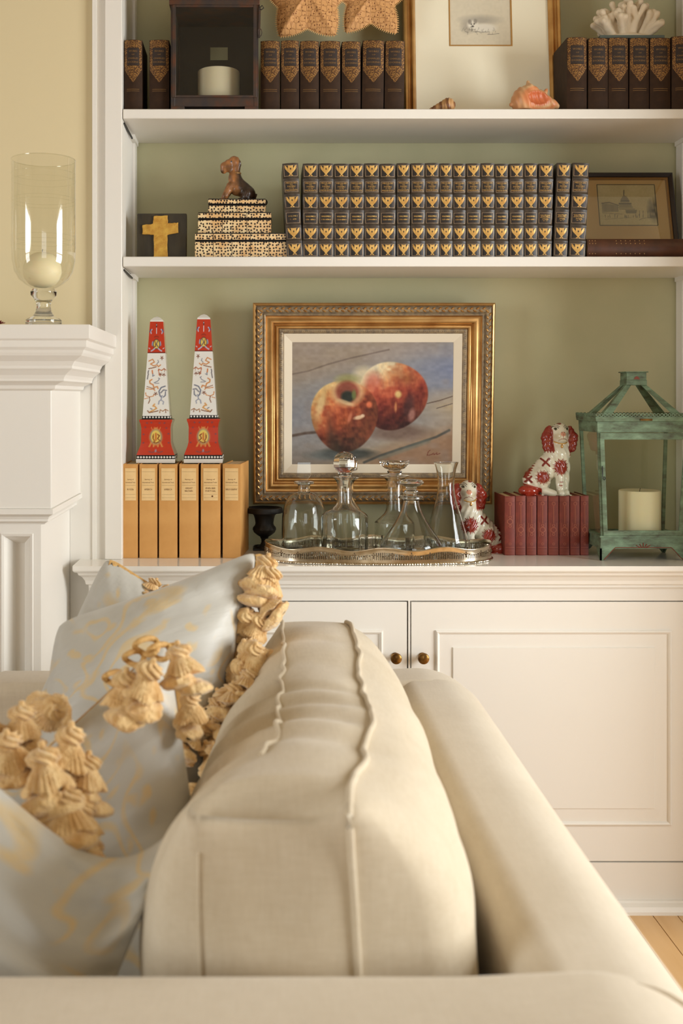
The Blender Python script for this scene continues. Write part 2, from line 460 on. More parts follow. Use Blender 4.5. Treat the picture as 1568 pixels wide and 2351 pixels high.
def surfnet(fn, lo, hi, cell):
    lo = np.array(lo, float); hi = np.array(hi, float); n = np.ceil((hi-lo)/cell).astype(int) + 1
    ax = [lo[i] + cell*np.arange(n[i]) for i in range(3)]
    g = np.stack(np.meshgrid(*ax, indexing='ij'), -1).reshape(-1, 3)
    d = fn(g).reshape(n)
    ins = d < 0
    cs = np.zeros(np.array(n)-1); cp = np.zeros(tuple(np.array(n)-1) + (3,)); m = n - 1
    def sl(o): return tuple(slice(o[i], o[i]+m[i]) for i in range(3))
    for a in range(3):
        for o1 in (0,1):
            for o2 in (0,1):
                o = [0,0,0]; oth = [i for i in range(3) if i != a]; o[oth[0]] = o1; o[oth[1]] = o2
                e = list(o); e[a] = 1
                d0 = d[sl(o)]; d1 = d[sl(e)]; x = (d0 < 0) != (d1 < 0)
                t = np.where(x, d0/np.where(x, d0-d1, 1), 0)
                cs += x
                for k in range(3):
                    cp[..., k] += x * ((t if k == a else o[k]))
    act = cs > 0; idx = -np.ones(act.shape, dtype=np.int64); idx[act] = np.arange(act.sum())
    ii = np.argwhere(act); vs = lo + cell*(ii + cp[act]/cs[act][:,None])
    fs = []
    for a in range(3):
        b, c = (a+1) % 3, (a+2) % 3
        s0 = [slice(None)]*3; s1 = [slice(None)]*3; s0[a] = slice(0,-1); s1[a] = slice(1,None)
        x = ins[tuple(s0)] != ins[tuple(s1)]
        e = np.argwhere(x); e = e[(e[:,b] > 0) & (e[:,c] > 0) & (e[:,b] < n[b]-1) & (e[:,c] < n[c]-1)]
        flip = ins[tuple(s0)][tuple(e.T)]
        def ix(db, dc):
            q = e.copy(); q[:,b] += db; q[:,c] += dc; return idx[tuple(q.T)]
        q = np.stack([ix(-1,-1), ix(0,-1), ix(0,0), ix(-1,0)], 1)
        q[~flip] = q[~flip][:, ::-1]
        fs.append(q)
    g2 = G(); g2.v = [tuple(v) for v in vs]; g2.f = [tuple(int(i) for i in q) for q in np.concatenate(fs)]
    return g2
def setcol(ob, cols):
    """cols: (n,3) sRGB 0-255 per vertex"""
    c = np.asarray(cols, float)/255.0; c = np.where(c <= .04045, c/12.92, ((c+.055)/1.055)**2.4)
    a = ob.data.color_attributes.new('Col', 'FLOAT_COLOR', 'POINT')
    a.data.foreach_set('color', np.concatenate([c, np.ones((len(c),1))], 1).astype(np.float32).ravel())
class Canvas:
    """a small picture computed in numpy; y runs down, both axes in 0..1 of the width"""
    def __init__(s, w, h, col):
        s.w, s.h = w, h; s.a = np.zeros((h, w, 3)); s.a[:] = col
        y, x = np.mgrid[0:h, 0:w]; s.x = x/(w-1); s.y = y/(w-1); s.as_ = (h-1)/(w-1)
    def put(s, mask, col):
        m = np.clip(mask, 0, 1)[..., None]; s.a = s.a*(1-m) + np.asarray(col, float)*m
    def ell(s, cx, cy, rx, ry, col, soft=.02, op=1, rot=0):
        dx, dy = s.x-cx, s.y-cy; c, n = math.cos(rot), math.sin(rot)
        d = np.sqrt(((dx*c+dy*n)/rx)**2 + ((-dx*n+dy*c)/ry)**2)
        s.put(np.clip((1-d)/max(soft, 1e-3)*1.0+.5, 0, 1)*op, col)
    def line(s, pts, w0, col, op=1, soft=.4):
        d = np.full(s.x.shape, 9.0)
        for (x0,y0),(x1,y1) in zip(pts[:-1], pts[1:]):
            ex, ey = x1-x0, y1-y0; t = np.clip(((s.x-x0)*ex+(s.y-y0)*ey)/max(1e-9, ex*ex+ey*ey), 0, 1)
            d = np.minimum(d, np.hypot(s.x-x0-t*ex, s.y-y0-t*ey))
        s.put(np.clip((w0-d)/(w0*soft+1e-6)+.3, 0, 1)*op, col)
    def poly(s, pts, col, op=1):
        ins = np.zeros(s.x.shape, bool); n = len(pts)
        for i in range(n):
            x0,y0 = pts[i]; x1,y1 = pts[(i+1) % n]
            c = (y0 > s.y) != (y1 > s.y)
            ins ^= c & (s.x < (x1-x0)*(s.y-y0)/((y1-y0) or 1e-9) + x0)
        s.put(ins*op, col)
    def noise(s, f, seed, sx=1, sy=1):
        return vnoise(np.stack([s.x.ravel()*sx, s.y.ravel()*sy], 1), f, seed).reshape(s.x.shape)
    def sheet(s, name, fn, mat_, parent, flip=False, **k):
        """a sheet carrying the picture; fn(u, v) gives the point, v up"""
        g = G(); g.grid(s.w, s.h, lambda u, v: fn(u, v))
        if flip: g.f = [f[::-1] for f in g.f]
        o = new(name, g, mat_, parent, smooth=True, **k)
        setcol(o, s.a[::-1].reshape(-1, 3)); return o
_tc = {}
def text(body, size):
    """flat lettering as 2-D vertices and faces, centred on its width, baseline at 0"""
    if (body, size) in _tc: return _tc[(body, size)]
    c = bpy.data.curves.new('t', 'FONT'); c.body = body; c.size = size; c.align_x = 'CENTER'; c.resolution_u = 1
    o = bpy.data.objects.new('t', c); COL.objects.link(o)
    me = bpy.data.meshes.new_from_object(o.evaluated_get(bpy.context.evaluated_depsgraph_get()))
    r = ([(v.co.x, v.co.y) for v in me.vertices], [tuple(p.vertices) for p in me.polygons])
    bpy.data.objects.remove(o); bpy.data.curves.remove(c); bpy.data.meshes.remove(me)
    _tc[(body, size)] = r; return r
# ================================================================== the room
DF, DB = 2.80, 3.08                       # bookcase face, niche back
NL, NR = X(280, DF), 1.167                # niche left and right
ZA1, ZA0 = 2.0146, 1.990                  # upper shelf top / underside
ZB1, ZB0 = 1.6373, 1.6117                 # lower shelf
DS = 2.805
DC = 2.69; ZC = EYE - 390*DC/FPX          # worktop front edge and height
DCAB = 2.735

fl = structure('floor', G().box(LX, RX, BY, 3.2, -.06, -.012), M['tan'])
bw = .061; k = 0; x = LX
while x < RX:
    ys = [BY, random.uniform(-1.6, 1.9), 3.0]
    for y0, y1 in zip(ys[:-1], ys[1:]):
        if k < 290:
            new('floorboard', G().box(x+.0012, min(x+bw, RX)-.0012, y0+.001, y1-.001, -.02, random.uniform(-.0006, .0006)), M['pine'], fl, smooth=False); k += 1
    x += bw
structure('ceiling', G().box(LX-.1, RX+.1, BY-.1, 3.2, CEIL, CEIL+.05), M['room'])
# walls with the openings of the windows
def holed(name, plane, pos, a0, a1, h0, h1, m=M['room'], z1=CEIL, ends=(None, None), th=.08):
    g = G(); e0, e1 = ends
    def bx(u0, u1, z0, z_1):
        if plane == 'x': g.box(min(pos, pos+th), max(pos, pos+th), u0, u1, z0, z_1)
        else: g.box(u0, u1, min(pos, pos+th), max(pos, pos+th), z0, z_1)
    bx(e0, a0, 0, z1); bx(a1, e1, 0, z1); bx(a0, a1, 0, h0); bx(a0, a1, h1, z1)
    return structure(name, g, m, smooth=False)
holed('wall_right', 'x', RX, .5, 2.0, .6, 2.3, ends=(BY, 3.2))
holed('wall_west', 'x', LX, -.55, .75, .6, 2.3, ends=(BY, 2.8), th=-.08)
holed('wall_rear', 'y', BY, -.1, 1.5, .65, 2.35, ends=(LX-.08, RX+.08), th=-.08)
def sash(name, plane, pos, a0, a1, h0, h1):
    g = G()
    def bx(u0, u1, z0, z1, t=.02):
        if plane == 'x': g.box(pos-t, pos+t, u0, u1, z0, z1)
        else: g.box(u0, u1, pos-t, pos+t, z0, z1)
    for u in (a0, a1-.05): bx(u, u+.05, h0, h1)
    for z in (h0, (h0+h1)/2-.025, h1-.05): bx(a0, a1, z, z+.05)
    w_ = structure(name, g, M['paint'], smooth=False)
    c = (a0+a1)/2; g = G(); bx(c-.014, c+.014, h0+.05, h1-.05, .012)
    new('glazing_bar', g, M['paint'], w_, smooth=False)
    for z in (h0+(h1-h0)*.25, h0+(h1-h0)*.75):
        g = G(); bx(a0+.05, a1-.05, z-.012, z+.012, .012); new('glazing_bar', g, M['paint'], w_, smooth=False)
sash('window_1', 'x', RX+.02, .5, 2.0, .6, 2.3)
sash('window_2', 'x', LX-.02, -.55, .75, .6, 2.3)
sash('window_3', 'y', BY-.02, -.1, 1.5, .65, 2.35)

# wall to the left of the bookcase, and the pier that ends the bookcase on the right
structure('wall_left', G().box(LX, -.425, 2.815, 3.2, 0, CEIL), M['wall'], smooth=False)
structure('wall_niche', G().box(-.43, 1.5, DB, DB+.06, .5, CEIL), M['green'], smooth=False)
structure('wall_pier', G().box(1.335, RX, 2.42, 3.2, 0, CEIL), M['room'], smooth=False)
t1 = structure('trim_1', G().box(X(213,2.812), X(222,2.81), 2.803, 2.83, 0, CEIL).box(X(222,2.81), X(240,2.805), 2.81, 2.83, 0, CEIL), M['paint'], smooth=False)

structure('trim_2', G().box(-.489, X(214,2.81), 2.806, 2.8148, 0, 1.37), M['paint'], smooth=False)
# ------------------------------------------------------------------ built-in bookcase
bc = thing('bookcase', 'built-in cream bookcase with two long shelves and a sage green back', 'bookcase', (.4, 2.94, ZC))
new('stile', G().box(X(240,DF), NL, DF, DF+.022, ZC, CEIL-.02), M['paint'], bc, bevel=.002)
new('stile', G().box(NR, NR+.09, DF, DF+.022, ZC, CEIL-.02), M['paint'], bc, bevel=.002)
new('side_panel', G().box(NL-.02, NL, DF+.022, DB, ZC, CEIL-.02), M['paint'], bc, smooth=False)
new('side_panel', G().box(NR, NR+.02, DF+.022, DB, ZC, CEIL-.02), M['paint'], bc, smooth=False)
new('back_strip', G().box(NL+.0004, NL+.008, DB-.055, DB-.012, ZC, CEIL-.02), M['paint'], bc, smooth=False)
new('back_strip', G().box(NR-.008, NR-.0004, DB-.055, DB-.012, ZC, CEIL-.02), M['paint'], bc, smooth=False)
for z0, z1 in ((ZA0, ZA1), (ZB0, ZB1)):
    new('shelf', G().box(NL+.0015, NR-.0015, DS, DB, z0, z1), M['paint'], bc, bevel=.002)
    for xx, s in ((NL, 1), (NR, -1)):
        new('shelf_support', G().box(min(xx, xx+s*.012), max(xx, xx+s*.012), DB-.105, DB-.012, z0-.012, z0), M['paint'], bc, smooth=False)
        # a dark bar put in for the dark notch line at each shelf corner
        new('notch_line', G().bar((xx+s*.001, DF+.03, z0-.006), (xx+s*.006, DB-.11, z0-.012), .004, .004), M['iron'], bc, smooth=False)

# ------------------------------------------------------------------ base cabinet and worktop
cb = thing('base_cabinet', 'long cream base cabinet with raised-panel doors below the bookcase', 'cabinet', (.4, 2.9, 0))
CL, CR = -.43, 1.32
dz1, dz0 = Z(1382, DCAB), Z(1978, DCAB)
dxm0, dxm1 = X(936, DCAB), X(943, DCAB)
dxl, dxr = X(280, DCAB), X(1602, DCAB)
g = G().box(CL, CR, DCAB+.018, DB-.001, .0, ZC-.0585)
new('carcass', g, M['paint'], cb, smooth=False)
new('face_frame', G().box(CL, CR, DCAB, DCAB+.018, dz1+.003, ZC-.0585).box(CL, dxl-.003, DCAB, DCAB+.018, 0, dz1+.003).box(dxr+.003, CR, DCAB, DCAB+.018, 0, dz1+.003)
    .box(dxm0+.0015, dxm1-.0015, DCAB-.001, DCAB+.018, dz0, dz1+.003).box(dxl-.003, dxr+.003, DCAB, DCAB+.018, .02, dz0-.003), M['paint'], cb, smooth=False)
new('shoe_moulding', G().prism([(0,0),(-.030,0),(-.030,.008),(-.024,.018),(-.010,.022),(-.006,.026),(0,.026)], lambda a,b: (CL, DCAB+a, b), lambda a,b: (CR, DCAB+a, b)), M['paint'], cb, smooth=False)
def rect_ring(g, cx, cz, y0, hw, hz, prof):
    """mitred rectangular moulding; prof = (inset from the outer edge, rise towards the viewer)"""
    vs = []; n = len(prof)
    for ins, h in prof:
        a, b = hw-ins, hz-ins
        vs += [(cx-a, y0-h, cz-b), (cx+a, y0-h, cz-b), (cx+a, y0-h, cz+b), (cx-a, y0-h, cz+b)]
    fs = [(j*4+i, j*4+(i+1)%4, (j+1)*4+(i+1)%4, (j+1)*4+i) for j in range(n-1) for i in range(4)]
    return g.add(vs, fs)
def door(x0, x1, px0, px1, kx):
    d = new('door', G().box(x0+.0015, x1-.0015, DCAB+.001, DCAB+.018, dz0, dz1), M['paint'], cb, bevel=.0012)
    zt, zb = Z(1447, DCAB), Z(1895, DCAB)
    g = G(); cx, cz, hw, hz = (px0+px1)/2, (zt+zb)/2, (px1-px0)/2, (zt-zb)/2
    rect_ring(g, cx, cz, DCAB+.001, hw, hz, [(0,0),(0,.004),(.004,.0065),(.008,.004),(.010,.0005),(.042,.0012),(.0435,.0045),(.05,.0045)])
    v0 = len(g.v)-4; g.f.append((v0, v0+1, v0+2, v0+3))
    new('door_panel', g, M['paint'], d, smooth=False)
    kn = G(); kz = Z(1513, 2.71)
    kn.lathe([(.010,0),(.0105,.002),(.007,.004),(.0055,.010),(.007,.014),(.0125,.018),(.0142,.023),(.0130,.027),(.008,.0295),(0,.030)], n=24)
    kn.v = [(kx+a, DCAB+.001-c, kz+b) for a,b,c in kn.v]
    new('knob', kn, M['brass'], d)
door(dxm1, dxr, X(1000,DCAB), X(1541,DCAB), X(973,2.71))
door(dxl, dxm0, X(337,DCAB), X(879,DCAB), X(910,2.71))

wt = thing('worktop', 'cream painted worktop with an ogee edge above the cabinet doors', 'worktop', (.4, 2.85, ZC))
WL = X(166, DC); WR = 1.334
pr = [(0,0),(.0,-.012),(.004,-.016),(.010,-.017),(.012,-.024),(.020,-.030),(.026,-.040),(.028,-.050),(.034,-.050),(.034,-.058)]   # (back from the edge, down)
g = G()
vs = []
for a, dz in pr: vs += [(WL+a, DB-.001, ZC+dz), (WL+a, DC+a, ZC+dz), (WR, DC+a, ZC+dz)]
n = len(pr)
fs = [(j*3+i, (j+1)*3+i, (j+1)*3+i+1, j*3+i+1) for j in range(n-1) for i in range(2)]
g.add(vs, fs); g.add([(WL, DB-.001, ZC), (WL, DC, ZC), (WR, DC, ZC), (WR, DB-.001, ZC)], [(0,1,2,3)])
b_ = [(WL+.034, DB-.001, ZC-.058), (WL+.034, DC+.034, ZC-.058), (WR, DC+.034, ZC-.058), (WR, DB-.001, ZC-.058)]
g.add(b_, [(3,2,1,0)])
new('slab', g, M['top'], wt, smooth=False, bevel=.0015)

# ------------------------------------------------------------------ fireplace mantel
fm = thing('fireplace_mantel', 'cream panelled fireplace mantel with a stepped cornice beside the bookcase', 'mantel', (-1.1, 2.6, 0))
MW = -2.3                                 # runs on to the left, out of the picture
dp, xp = 2.42, -.463                      # pilaster / frieze front and its right side
dm = 2.36; xm = X(205, dm); zm = Z(745, dm)
g = G().box(MW, xp, dp, 2.813, Z(1168, dp), zm-.01)
new('frieze', g, M['paint'], fm, bevel=.002)
# cornice: (out from the frieze, down from the top)
ov = dp - dm; oh = xm - xp
cp = [(1,0),(1,-.030),(.93,-.034),(.93,-.048),(.86,-.054),(.84,-.060),(.80,-.066),(.62,-.078),(.56,-.088),(.56,-.094),(.50,-.098),(.38,-.108),(.34,-.116),(.34,-.121),(.25,-.124),(.12,-.130),(.10,-.138),(0,-.142)]
vs = []
for a, dz in cp: vs += [(MW, dp-ov*a, zm+dz), (xp+oh*a, dp-ov*a, zm+dz), (xp+oh*a, 2.7995, zm+dz)]
n = len(cp); g = G()
g.add(vs, [(j*3+i, (j+1)*3+i, (j+1)*3+i+1, j*3+i+1) for j in range(n-1) for i in range(2)])
g.add([(MW, dp-ov, zm), (xp+oh, dp-ov, zm), (xp+oh, 2.7995, zm), (MW, 2.7995, zm)], [(0,1,2,3)])
new('cornice', g, M['paint'], fm, smooth=False, bevel=.0008)
zc1, zc0 = Z(1168, dp), Z(1205, dp)
cap = [(-.015,0),(.004,0),(.004,-.012),(-.006,-.018),(-.009,-.024),(-.009,-.029),(-.016,-.033),(-.018,-.036)]
vs = []; g = G()
for a, dz in cap: vs += [(-.86, dp-a, zc1+dz), (xp+a, dp-a, zc1+dz), (xp+a, 2.814, zc1+dz)]
g.add(vs, [(j*3+i, (j+1)*3+i, (j+1)*3+i+1, j*3+i+1) for j in range(len(cap)-1) for i in range(2)])
g.box(-.86, xp-.02, dp+.02, 2.814, zc0-.001, zc1-.001)
new('capital', g, M['paint'], fm, smooth=False)
dq = dp + .018; xq = X(94, dq)
g = G(); x0, x1 = X(2, dq), X(77, dq); zt = Z(1224, dq)
g.box(x1, xq, dq, 2.814, 0, zc0); g.box(-.80, x0, dq, 2.814, 0, zc0); g.box(x0, x1, dq, 2.814, zt, zc0); g.box(x0, x1, dq, 2.814, 0, .22); g.box(x0, x1, dq+.03, 2.814, .2, zt)
new('pilaster', g, M['paint'], fm, smooth=False)
g = G(); rect_ring(g, (x0+x1)/2, (.22+zt)/2, dq+.03, (x1-x0)/2, (zt-.22)/2, [(0,.030),(.002,.033),(.007,.031),(.010,.024),(.013,.020),(.021,.008),(.024,.003),(.026,.0)])
new('panel_moulding', g, M['paint'], fm, smooth=False)
g = G().box(-1.5, -.80, dq+.06, dq+.35, 0, 1.0)
new('pilaster', G().box(-2.2, -1.7, dq, 2.814, 0, zc1), M['paint'], fm, smooth=False)
new('firebox', G().box(-1.7, -.80, 2.79, 2.814, 0, zc1), M['iron'], fm, smooth=False)

# ------------------------------------------------------------------ loveseat and its loose cushions
ls = thing('loveseat', 'beige linen loveseat with rounded back and arms, seen along its back', 'sofa', (-.1, 1.67, 0))
ZT = .692; XI, XO = .272, .468; YN, YF = 1.1326, 2.235; SEATZ = .43
def roundtop(x0, x1, z0, z1, ra, rb, n=10):
    """cross-section with rounded top corners, from bottom left over the top to bottom right"""
    p = [(x0, z0)]
    for i in range(n+1):
        a = PI - PI/2*i/n; p.append((x0+ra+ra*math.cos(a), z1-ra+ra*math.sin(a)))
    for i in range(n+1):
        a = PI/2 - PI/2*i/n; p.append((x1-rb+rb*math.cos(a), z1-rb+rb*math.sin(a)))
    p.append((x1, z0)); return p
def loft(prof, ys, shape):
    g = G(); n = len(prof); m = len(ys)
    for j, y in enumerate(ys):
        for p in prof: g.v.append(shape(p, y, j))
    for j in range(m-1):
        for i in range(n-1): g.f.append((j*n+i, j*n+i+1, (j+1)*n+i+1, (j+1)*n+i))
        g.f.append((j*n+n-1, j*n, (j+1)*n, (j+1)*n+n-1))
    g.f.append(tuple(range(n-1,-1,-1))); g.f.append(tuple((m-1)*n+i for i in range(n)))
    return g
bp = roundtop(XI, XO, .16, ZT, .045, .105)
ys = [YN-.03, YN] + [YN+(YF-YN)*i/12 for i in range(1,12)] + [YF, YF+.03]
def sback(p, y, j):
    e = 0.0; sh = (1-math.sqrt(max(0, 1-min(1,e)**2)))*.035
    cx = (XI+XO)/2
    return (p[0] + (cx-p[0])*sh*3.0, y, p[1] - sh*(1 if p[1] > .3 else 0) - .004*math.sin((y-1.1)*4))
new('back', loft(bp, ys, sback), M['linen'], ls, angle=80)
def arm(y0, y1, tag_):
    # section in Y-Z, swept along X; the end by the back rounds down over it
    pr_ = roundtop(y0, y1, .16, ZT, .028, .028)
    xs = [-.62, -.60, -.55] + [-.5+i*.1 for i in range(8)] + [.30, .33] + [.345+.0123*i for i in range(11)]
    g = G(); n = len(pr_)
    for x_ in xs:
        e = max(0, (x_-.33)/.138); dz = (1-math.sqrt(max(0, 1-min(.992, e)**2)))*.118 - .006*max(0, min(1, (x_-.22)/.1))
        e2 = max(0, (-.55-x_)/.07); dz += (1-math.sqrt(max(0, 1-min(.99, e2)**2)))*.05
        for p in pr_: g.v.append((x_, p[0], p[1] - (dz if p[1] > .3 else 0)))
    m = len(xs)
    for j in range(m-1):
        for i in range(n-1): g.f.append((j*n+i+1, j*n+i, (j+1)*n+i, (j+1)*n+i+1))
        g.f.append((j*n, j*n+n-1, (j+1)*n+n-1, (j+1)*n))
    g.f.append(tuple(range(n))); g.f.append(tuple((m-1)*n+i for i in range(n-1,-1,-1)))
    return new('arm', g, M['linen'], ls, angle=80)
arm(YN-.175, YN, 0); arm(YF, YF+.142, 1)
new('seat_base', G().box(-.58, XI+.02, YN-.02, YF+.02, .12, .29), M['linen'], ls, bevel=.012)
for x_ in (-.55, .40):
    for y_ in (YN-.12, YF+.08):
        new('foot', G().lathe([(.016,0),(.022,.06),(.026,.13),(0,.131)], (x_, y_, 0), 16), M['darkwood'], ls)
# seat cushion
sg = G(); nx, ny = 14, 18
def pil(u, v, top):
    e = (1-abs(2*u-1)**6)*(1-abs(2*v-1)**6)
    return (-.60+(XI+.60)*u*.995, YN+.006+(YF-YN-.012)*v, (.36+.075*e**.5 if top else .36-.068*e**.3))
sg.grid(nx, ny, lambda u,v: pil(u,v,True)); s2 = G(); s2.grid(nx, ny, lambda u,v: pil(u,v,False)); s2.f = [f[::-1] for f in s2.f]
sg.add(s2.v, s2.f)
seat = new('seat_cushion', sg, M['linen'], smooth=True)
tag(seat, 'flat beige linen seat cushion lying inside the loveseat under the pillows', 'cushion')

# back cushion: a boxed cushion, full of down
def lerp_tab(tab, t):
    for (a, va), (b, vb) in zip(tab[:-1], tab[1:]):
        if t <= b:
            k_ = (t-a)/(b-a); k_ = k_*k_*(3-2*k_); return va+(vb-va)*k_
    return tab[-1][1]
YC0, YC1 = 1.160, 2.165
XRT = [(0,.093),(.08,.106),(.17,.126),(.35,.150),(.6,.160),(1,.172)]
XLT = [(0,-.069),(.10,-.034),(.19,.004),(.34,.022),(.7,.036),(1,.039)]
ZTT = [(0,.848),(.03,.850),(.12,.844),(.4,.838),(.8,.842),(.97,.842),(1,.832)]
def cush(s, t, h):
    """s across 0..1, t along 0..1, h up 0..1"""
    y = YC0 + (YC1-YC0)*t
    xl = lerp_tab(XLT, t)*h + (1-h)*(-.052+.05*t); xr = lerp_tab(XRT, t)*h + (1-h)*(.118+.03*t)
    z = SEATZ + .006 + (lerp_tab(ZTT, t)-SEATZ-.006)*h
    if h > .98: z -= .062*max(0, 1-t/.06)**1.2*(1-s)
    et = max(0, 1-abs(2*t-1)**4.5)**.55; eh = max(0, 1-abs(2*h-1)**2.6)**.75
    xx = xl + (xr-xl)*s
    wl = max(0, 1-s*1.6)**1.5; wr = max(0, 1-(1-s)*1.6)**1.5
    lb = (.105*(1-t)**.35*.9+.035)
    xx -= lb*et*eh*wl; xx += (.118+.05*max(0,1-t/.3))*max(0, 1-abs(2*t-1)**6)**.35*eh*wr
    es = 1-abs(2*s-1)**2.2
    if h > .9: z += (.012*es*(max(0,1-abs(2*t-1)**6)))*((h-.9)/.1)
    y += .030*max(0, (h-.72)/.28)**2*max(0, 1-t/.1)*(.35+.65*es); z -= .016*es*max(0, (h-.9)/.1)*max(0, 1-t/.09)**2
    y -= .016*es*eh*(max(0, 1-t/.12)) ; y += .012*es*eh*max(0, (t-.88)/.12)
    # the hollows in the near end
    if t < .1: y += .010*math.exp(-((s-.45)**2/.05+(h-.78)**2/.02))*(1-t/.1)
    return xx, y, z
ns, nt_, nh = 22, 110, 34
cg = G(); key = {}
def cv(i, j, k_):
    q = (i, j, k_)
    if q not in key:
        s, t, h = i/(ns-1), j/(nt_-1), k_/(nh-1)
        t = .5-.5*math.cos(PI*t)*(.35) -.5*(1-2*t)*.65 if False else t
        x_, y_, z_ = cush(s, t, h)
        key[q] = len(cg.v); cg.v.append((x_, y_, z_))
    return key[q]
for i in range(ns-1):
    for j in range(nt_-1):
        cg.f.append((cv(i,j,nh-1), cv(i+1,j,nh-1), cv(i+1,j+1,nh-1), cv(i,j+1,nh-1)))
        cg.f.append((cv(i,j,0), cv(i,j+1,0), cv(i+1,j+1,0), cv(i+1,j,0)))
for i in range(ns-1):
    for k_ in range(nh-1):
        cg.f.append((cv(i,0,k_), cv(i+1,0,k_), cv(i+1,0,k_+1), cv(i,0,k_+1)))
        cg.f.append((cv(i,nt_-1,k_), cv(i,nt_-1,k_+1), cv(i+1,nt_-1,k_+1), cv(i+1,nt_-1,k_)))
for j in range(nt_-1):
    for k_ in range(nh-1):
        cg.f.append((cv(0,j,k_), cv(0,j,k_+1), cv(0,j+1,k_+1), cv(0,j+1,k_)))
        cg.f.append((cv(ns-1,j,k_), cv(ns-1,j+1,k_), cv(ns-1,j+1,k_+1), cv(ns-1,j,k_+1)))
# folds: ripples across the boxing and down the left panel, soft dents elsewhere
V = np.array(cg.v); q = V.copy()
for _c, _w, _a in ((1.50,.030,.010),(1.585,.022,.007),(1.655,.018,.006),(1.40,.035,.007),(1.80,.04,.005),(1.95,.03,.004)):
    yy = V[:,1] + .28*(V[:,0]-.06) - .35*(.83-V[:,2])
    fade = np.clip((V[:,2]-.60)/.2, 0, 1)*np.clip((.17-V[:,0])/.06, 0, 1)
    q[:,2] -= _a*np.exp(-((yy-_c)/_w)**2)*fade*np.clip((V[:,2]-.75)/.06, 0, 1)
    q[:,0] += _a*1.0*np.exp(-((yy-_c)/_w)**2)*fade*np.clip((.06-V[:,0])/.05, 0, 1)
nn = vnoise(V, 7.0, 3)-.5; n2 = vnoise(V, 16.0, 5)-.5
q[:,0] += (nn*.016+n2*.005)*np.clip(abs(V[:,0]-.05)/.1, 0, 1); q[:,2] += (nn*.010+n2*.004)*np.clip((V[:,2]-.7)/.1, 0, 1); q[:,1] += nn*.012*np.clip((1.2-V[:,1])/.06, 0, 1)
q[:,0] = np.minimum(q[:,0], XI-.001+.0*q[:,0])
cg.v = [tuple(v) for v in q]
bcush = new('back_cushion', cg, M['linen2'], smooth=True, angle=180)
tag(bcush, 'plump beige linen back cushion with welted top seams, inside the loveseat', 'cushion')
def edge(i_s, k_h, off=(0,0,0), j0=0, j1=None):
    j1 = nt_ if j1 is None else j1
    return [Vector(cg.v[key[(i_s, j, k_h)]])+Vector(off) for j in range(j0, j1)]
def jig(pts, a, f):
    o = []
    for i, p in enumerate(pts): o.append(p + Vector((a*(vnoise(np.array([[i*f]]),1,1)[0]-.5), 0, a*.15*math.sin(i*f*2.1))))
    return o
wr_ = jig(edge(ns-1, nh-1, (0,0,.003), 3, nt_-2), .006, .22)
wd = [Vector(cg.v[key[(ns-1, 0, k_)]])+Vector((0,-.002,0)) for k_ in range(nh-2, 4, -1)]
new('welt', G().tube(wd[::-1]+wr_, .0042, 8), M['linen2'], bcush, local=False)
new('welt', G().tube(jig(edge(0, nh-1, (0,0,.002), 18, nt_-2), .008, .25), .0034, 8), M['linen2'], bcush)
new('welt', G().tube([Vector(cg.v[key[(0, 0, k_)]])+Vector((0,-.001,0)) for k_ in range(nh-5, 3, -1)], .0022, 8), M['linen2'], bcush)

# ------------------------------------------------------------------ tasselled throw pillows
def make_tassel(name, seed):
    """rope-wound head, ridged yarn skirt, and cut wool lobes below: one surface"""
    rnd = random.Random(seed); ph = rnd.uniform(0, 6.28)
    lobes = []
    for i in range(rnd.choice([2,3,3])):
        a = ph + i*2.2; lobes.append(((.0085*math.cos(a), .0085*math.sin(a), -.050-.0095*i+rnd.uniform(-.003,.003)), (.0200, .0180, .0130), rnd.uniform(-.4,.4)))
    bend = rnd.uniform(-.25, .25)
    def sdf(p):
        q = p.copy(); q[:,0] += bend*q[:,2]**2*8
        a = np.arctan2(q[:,1], q[:,0])
        d = s_cap(q, (0,0,.013), (0,0,.002), .0030, .0035)
        hd = s_ell(q, (0,0,-.003), (.0130,.0130,.0105)) + .0016*np.sin(7*a + q[:,2]*700)
        d = smin(d, hd, .002)
        t = np.clip((-.012-q[:,2])/.026, 0, 1); rr = np.hypot(q[:,0], q[:,1])
        rad = .0085+.0125*t**.8 + .0011*np.sin(30*a+ph+4*np.sin(2*a)+q[:,2]*70) + .0026*np.sin(3*a+ph)*t + .004*(vnoise(q, 130, seed+2)-.5)*t
        sk = np.maximum((rr-rad)*.8, np.maximum(q[:,2]+.010, -.0395+.003*np.sin(4*a+ph)-q[:,2]))
        d = smin(d, sk, .0025)
        nz = .0026*(vnoise(p, 160, seed)-.5) + .0014*(vnoise(p, 520, seed+1)-.5)
        for c, r, tl in lobes:
            w_ = q.copy(); w_[:,2] += tl*(q[:,0]-c[0])*.8
            d = smin(d, s_ell(w_, c, r)+nz, .0015)
        return d
    g = surfnet(sdf, (-.033,-.033,-.092), (.033,.033,.018), .0012)
    me = bpy.data.meshes.new(name); me.from_pydata(g.v, [], g.f); me.materials.append(M['wool'])
    me.polygons.foreach_set('use_smooth', [True]*len(me.polygons)); me.update(); return me
TASSEL = [make_tassel('tassel', s_) for s_ in (1,2,3,4)]
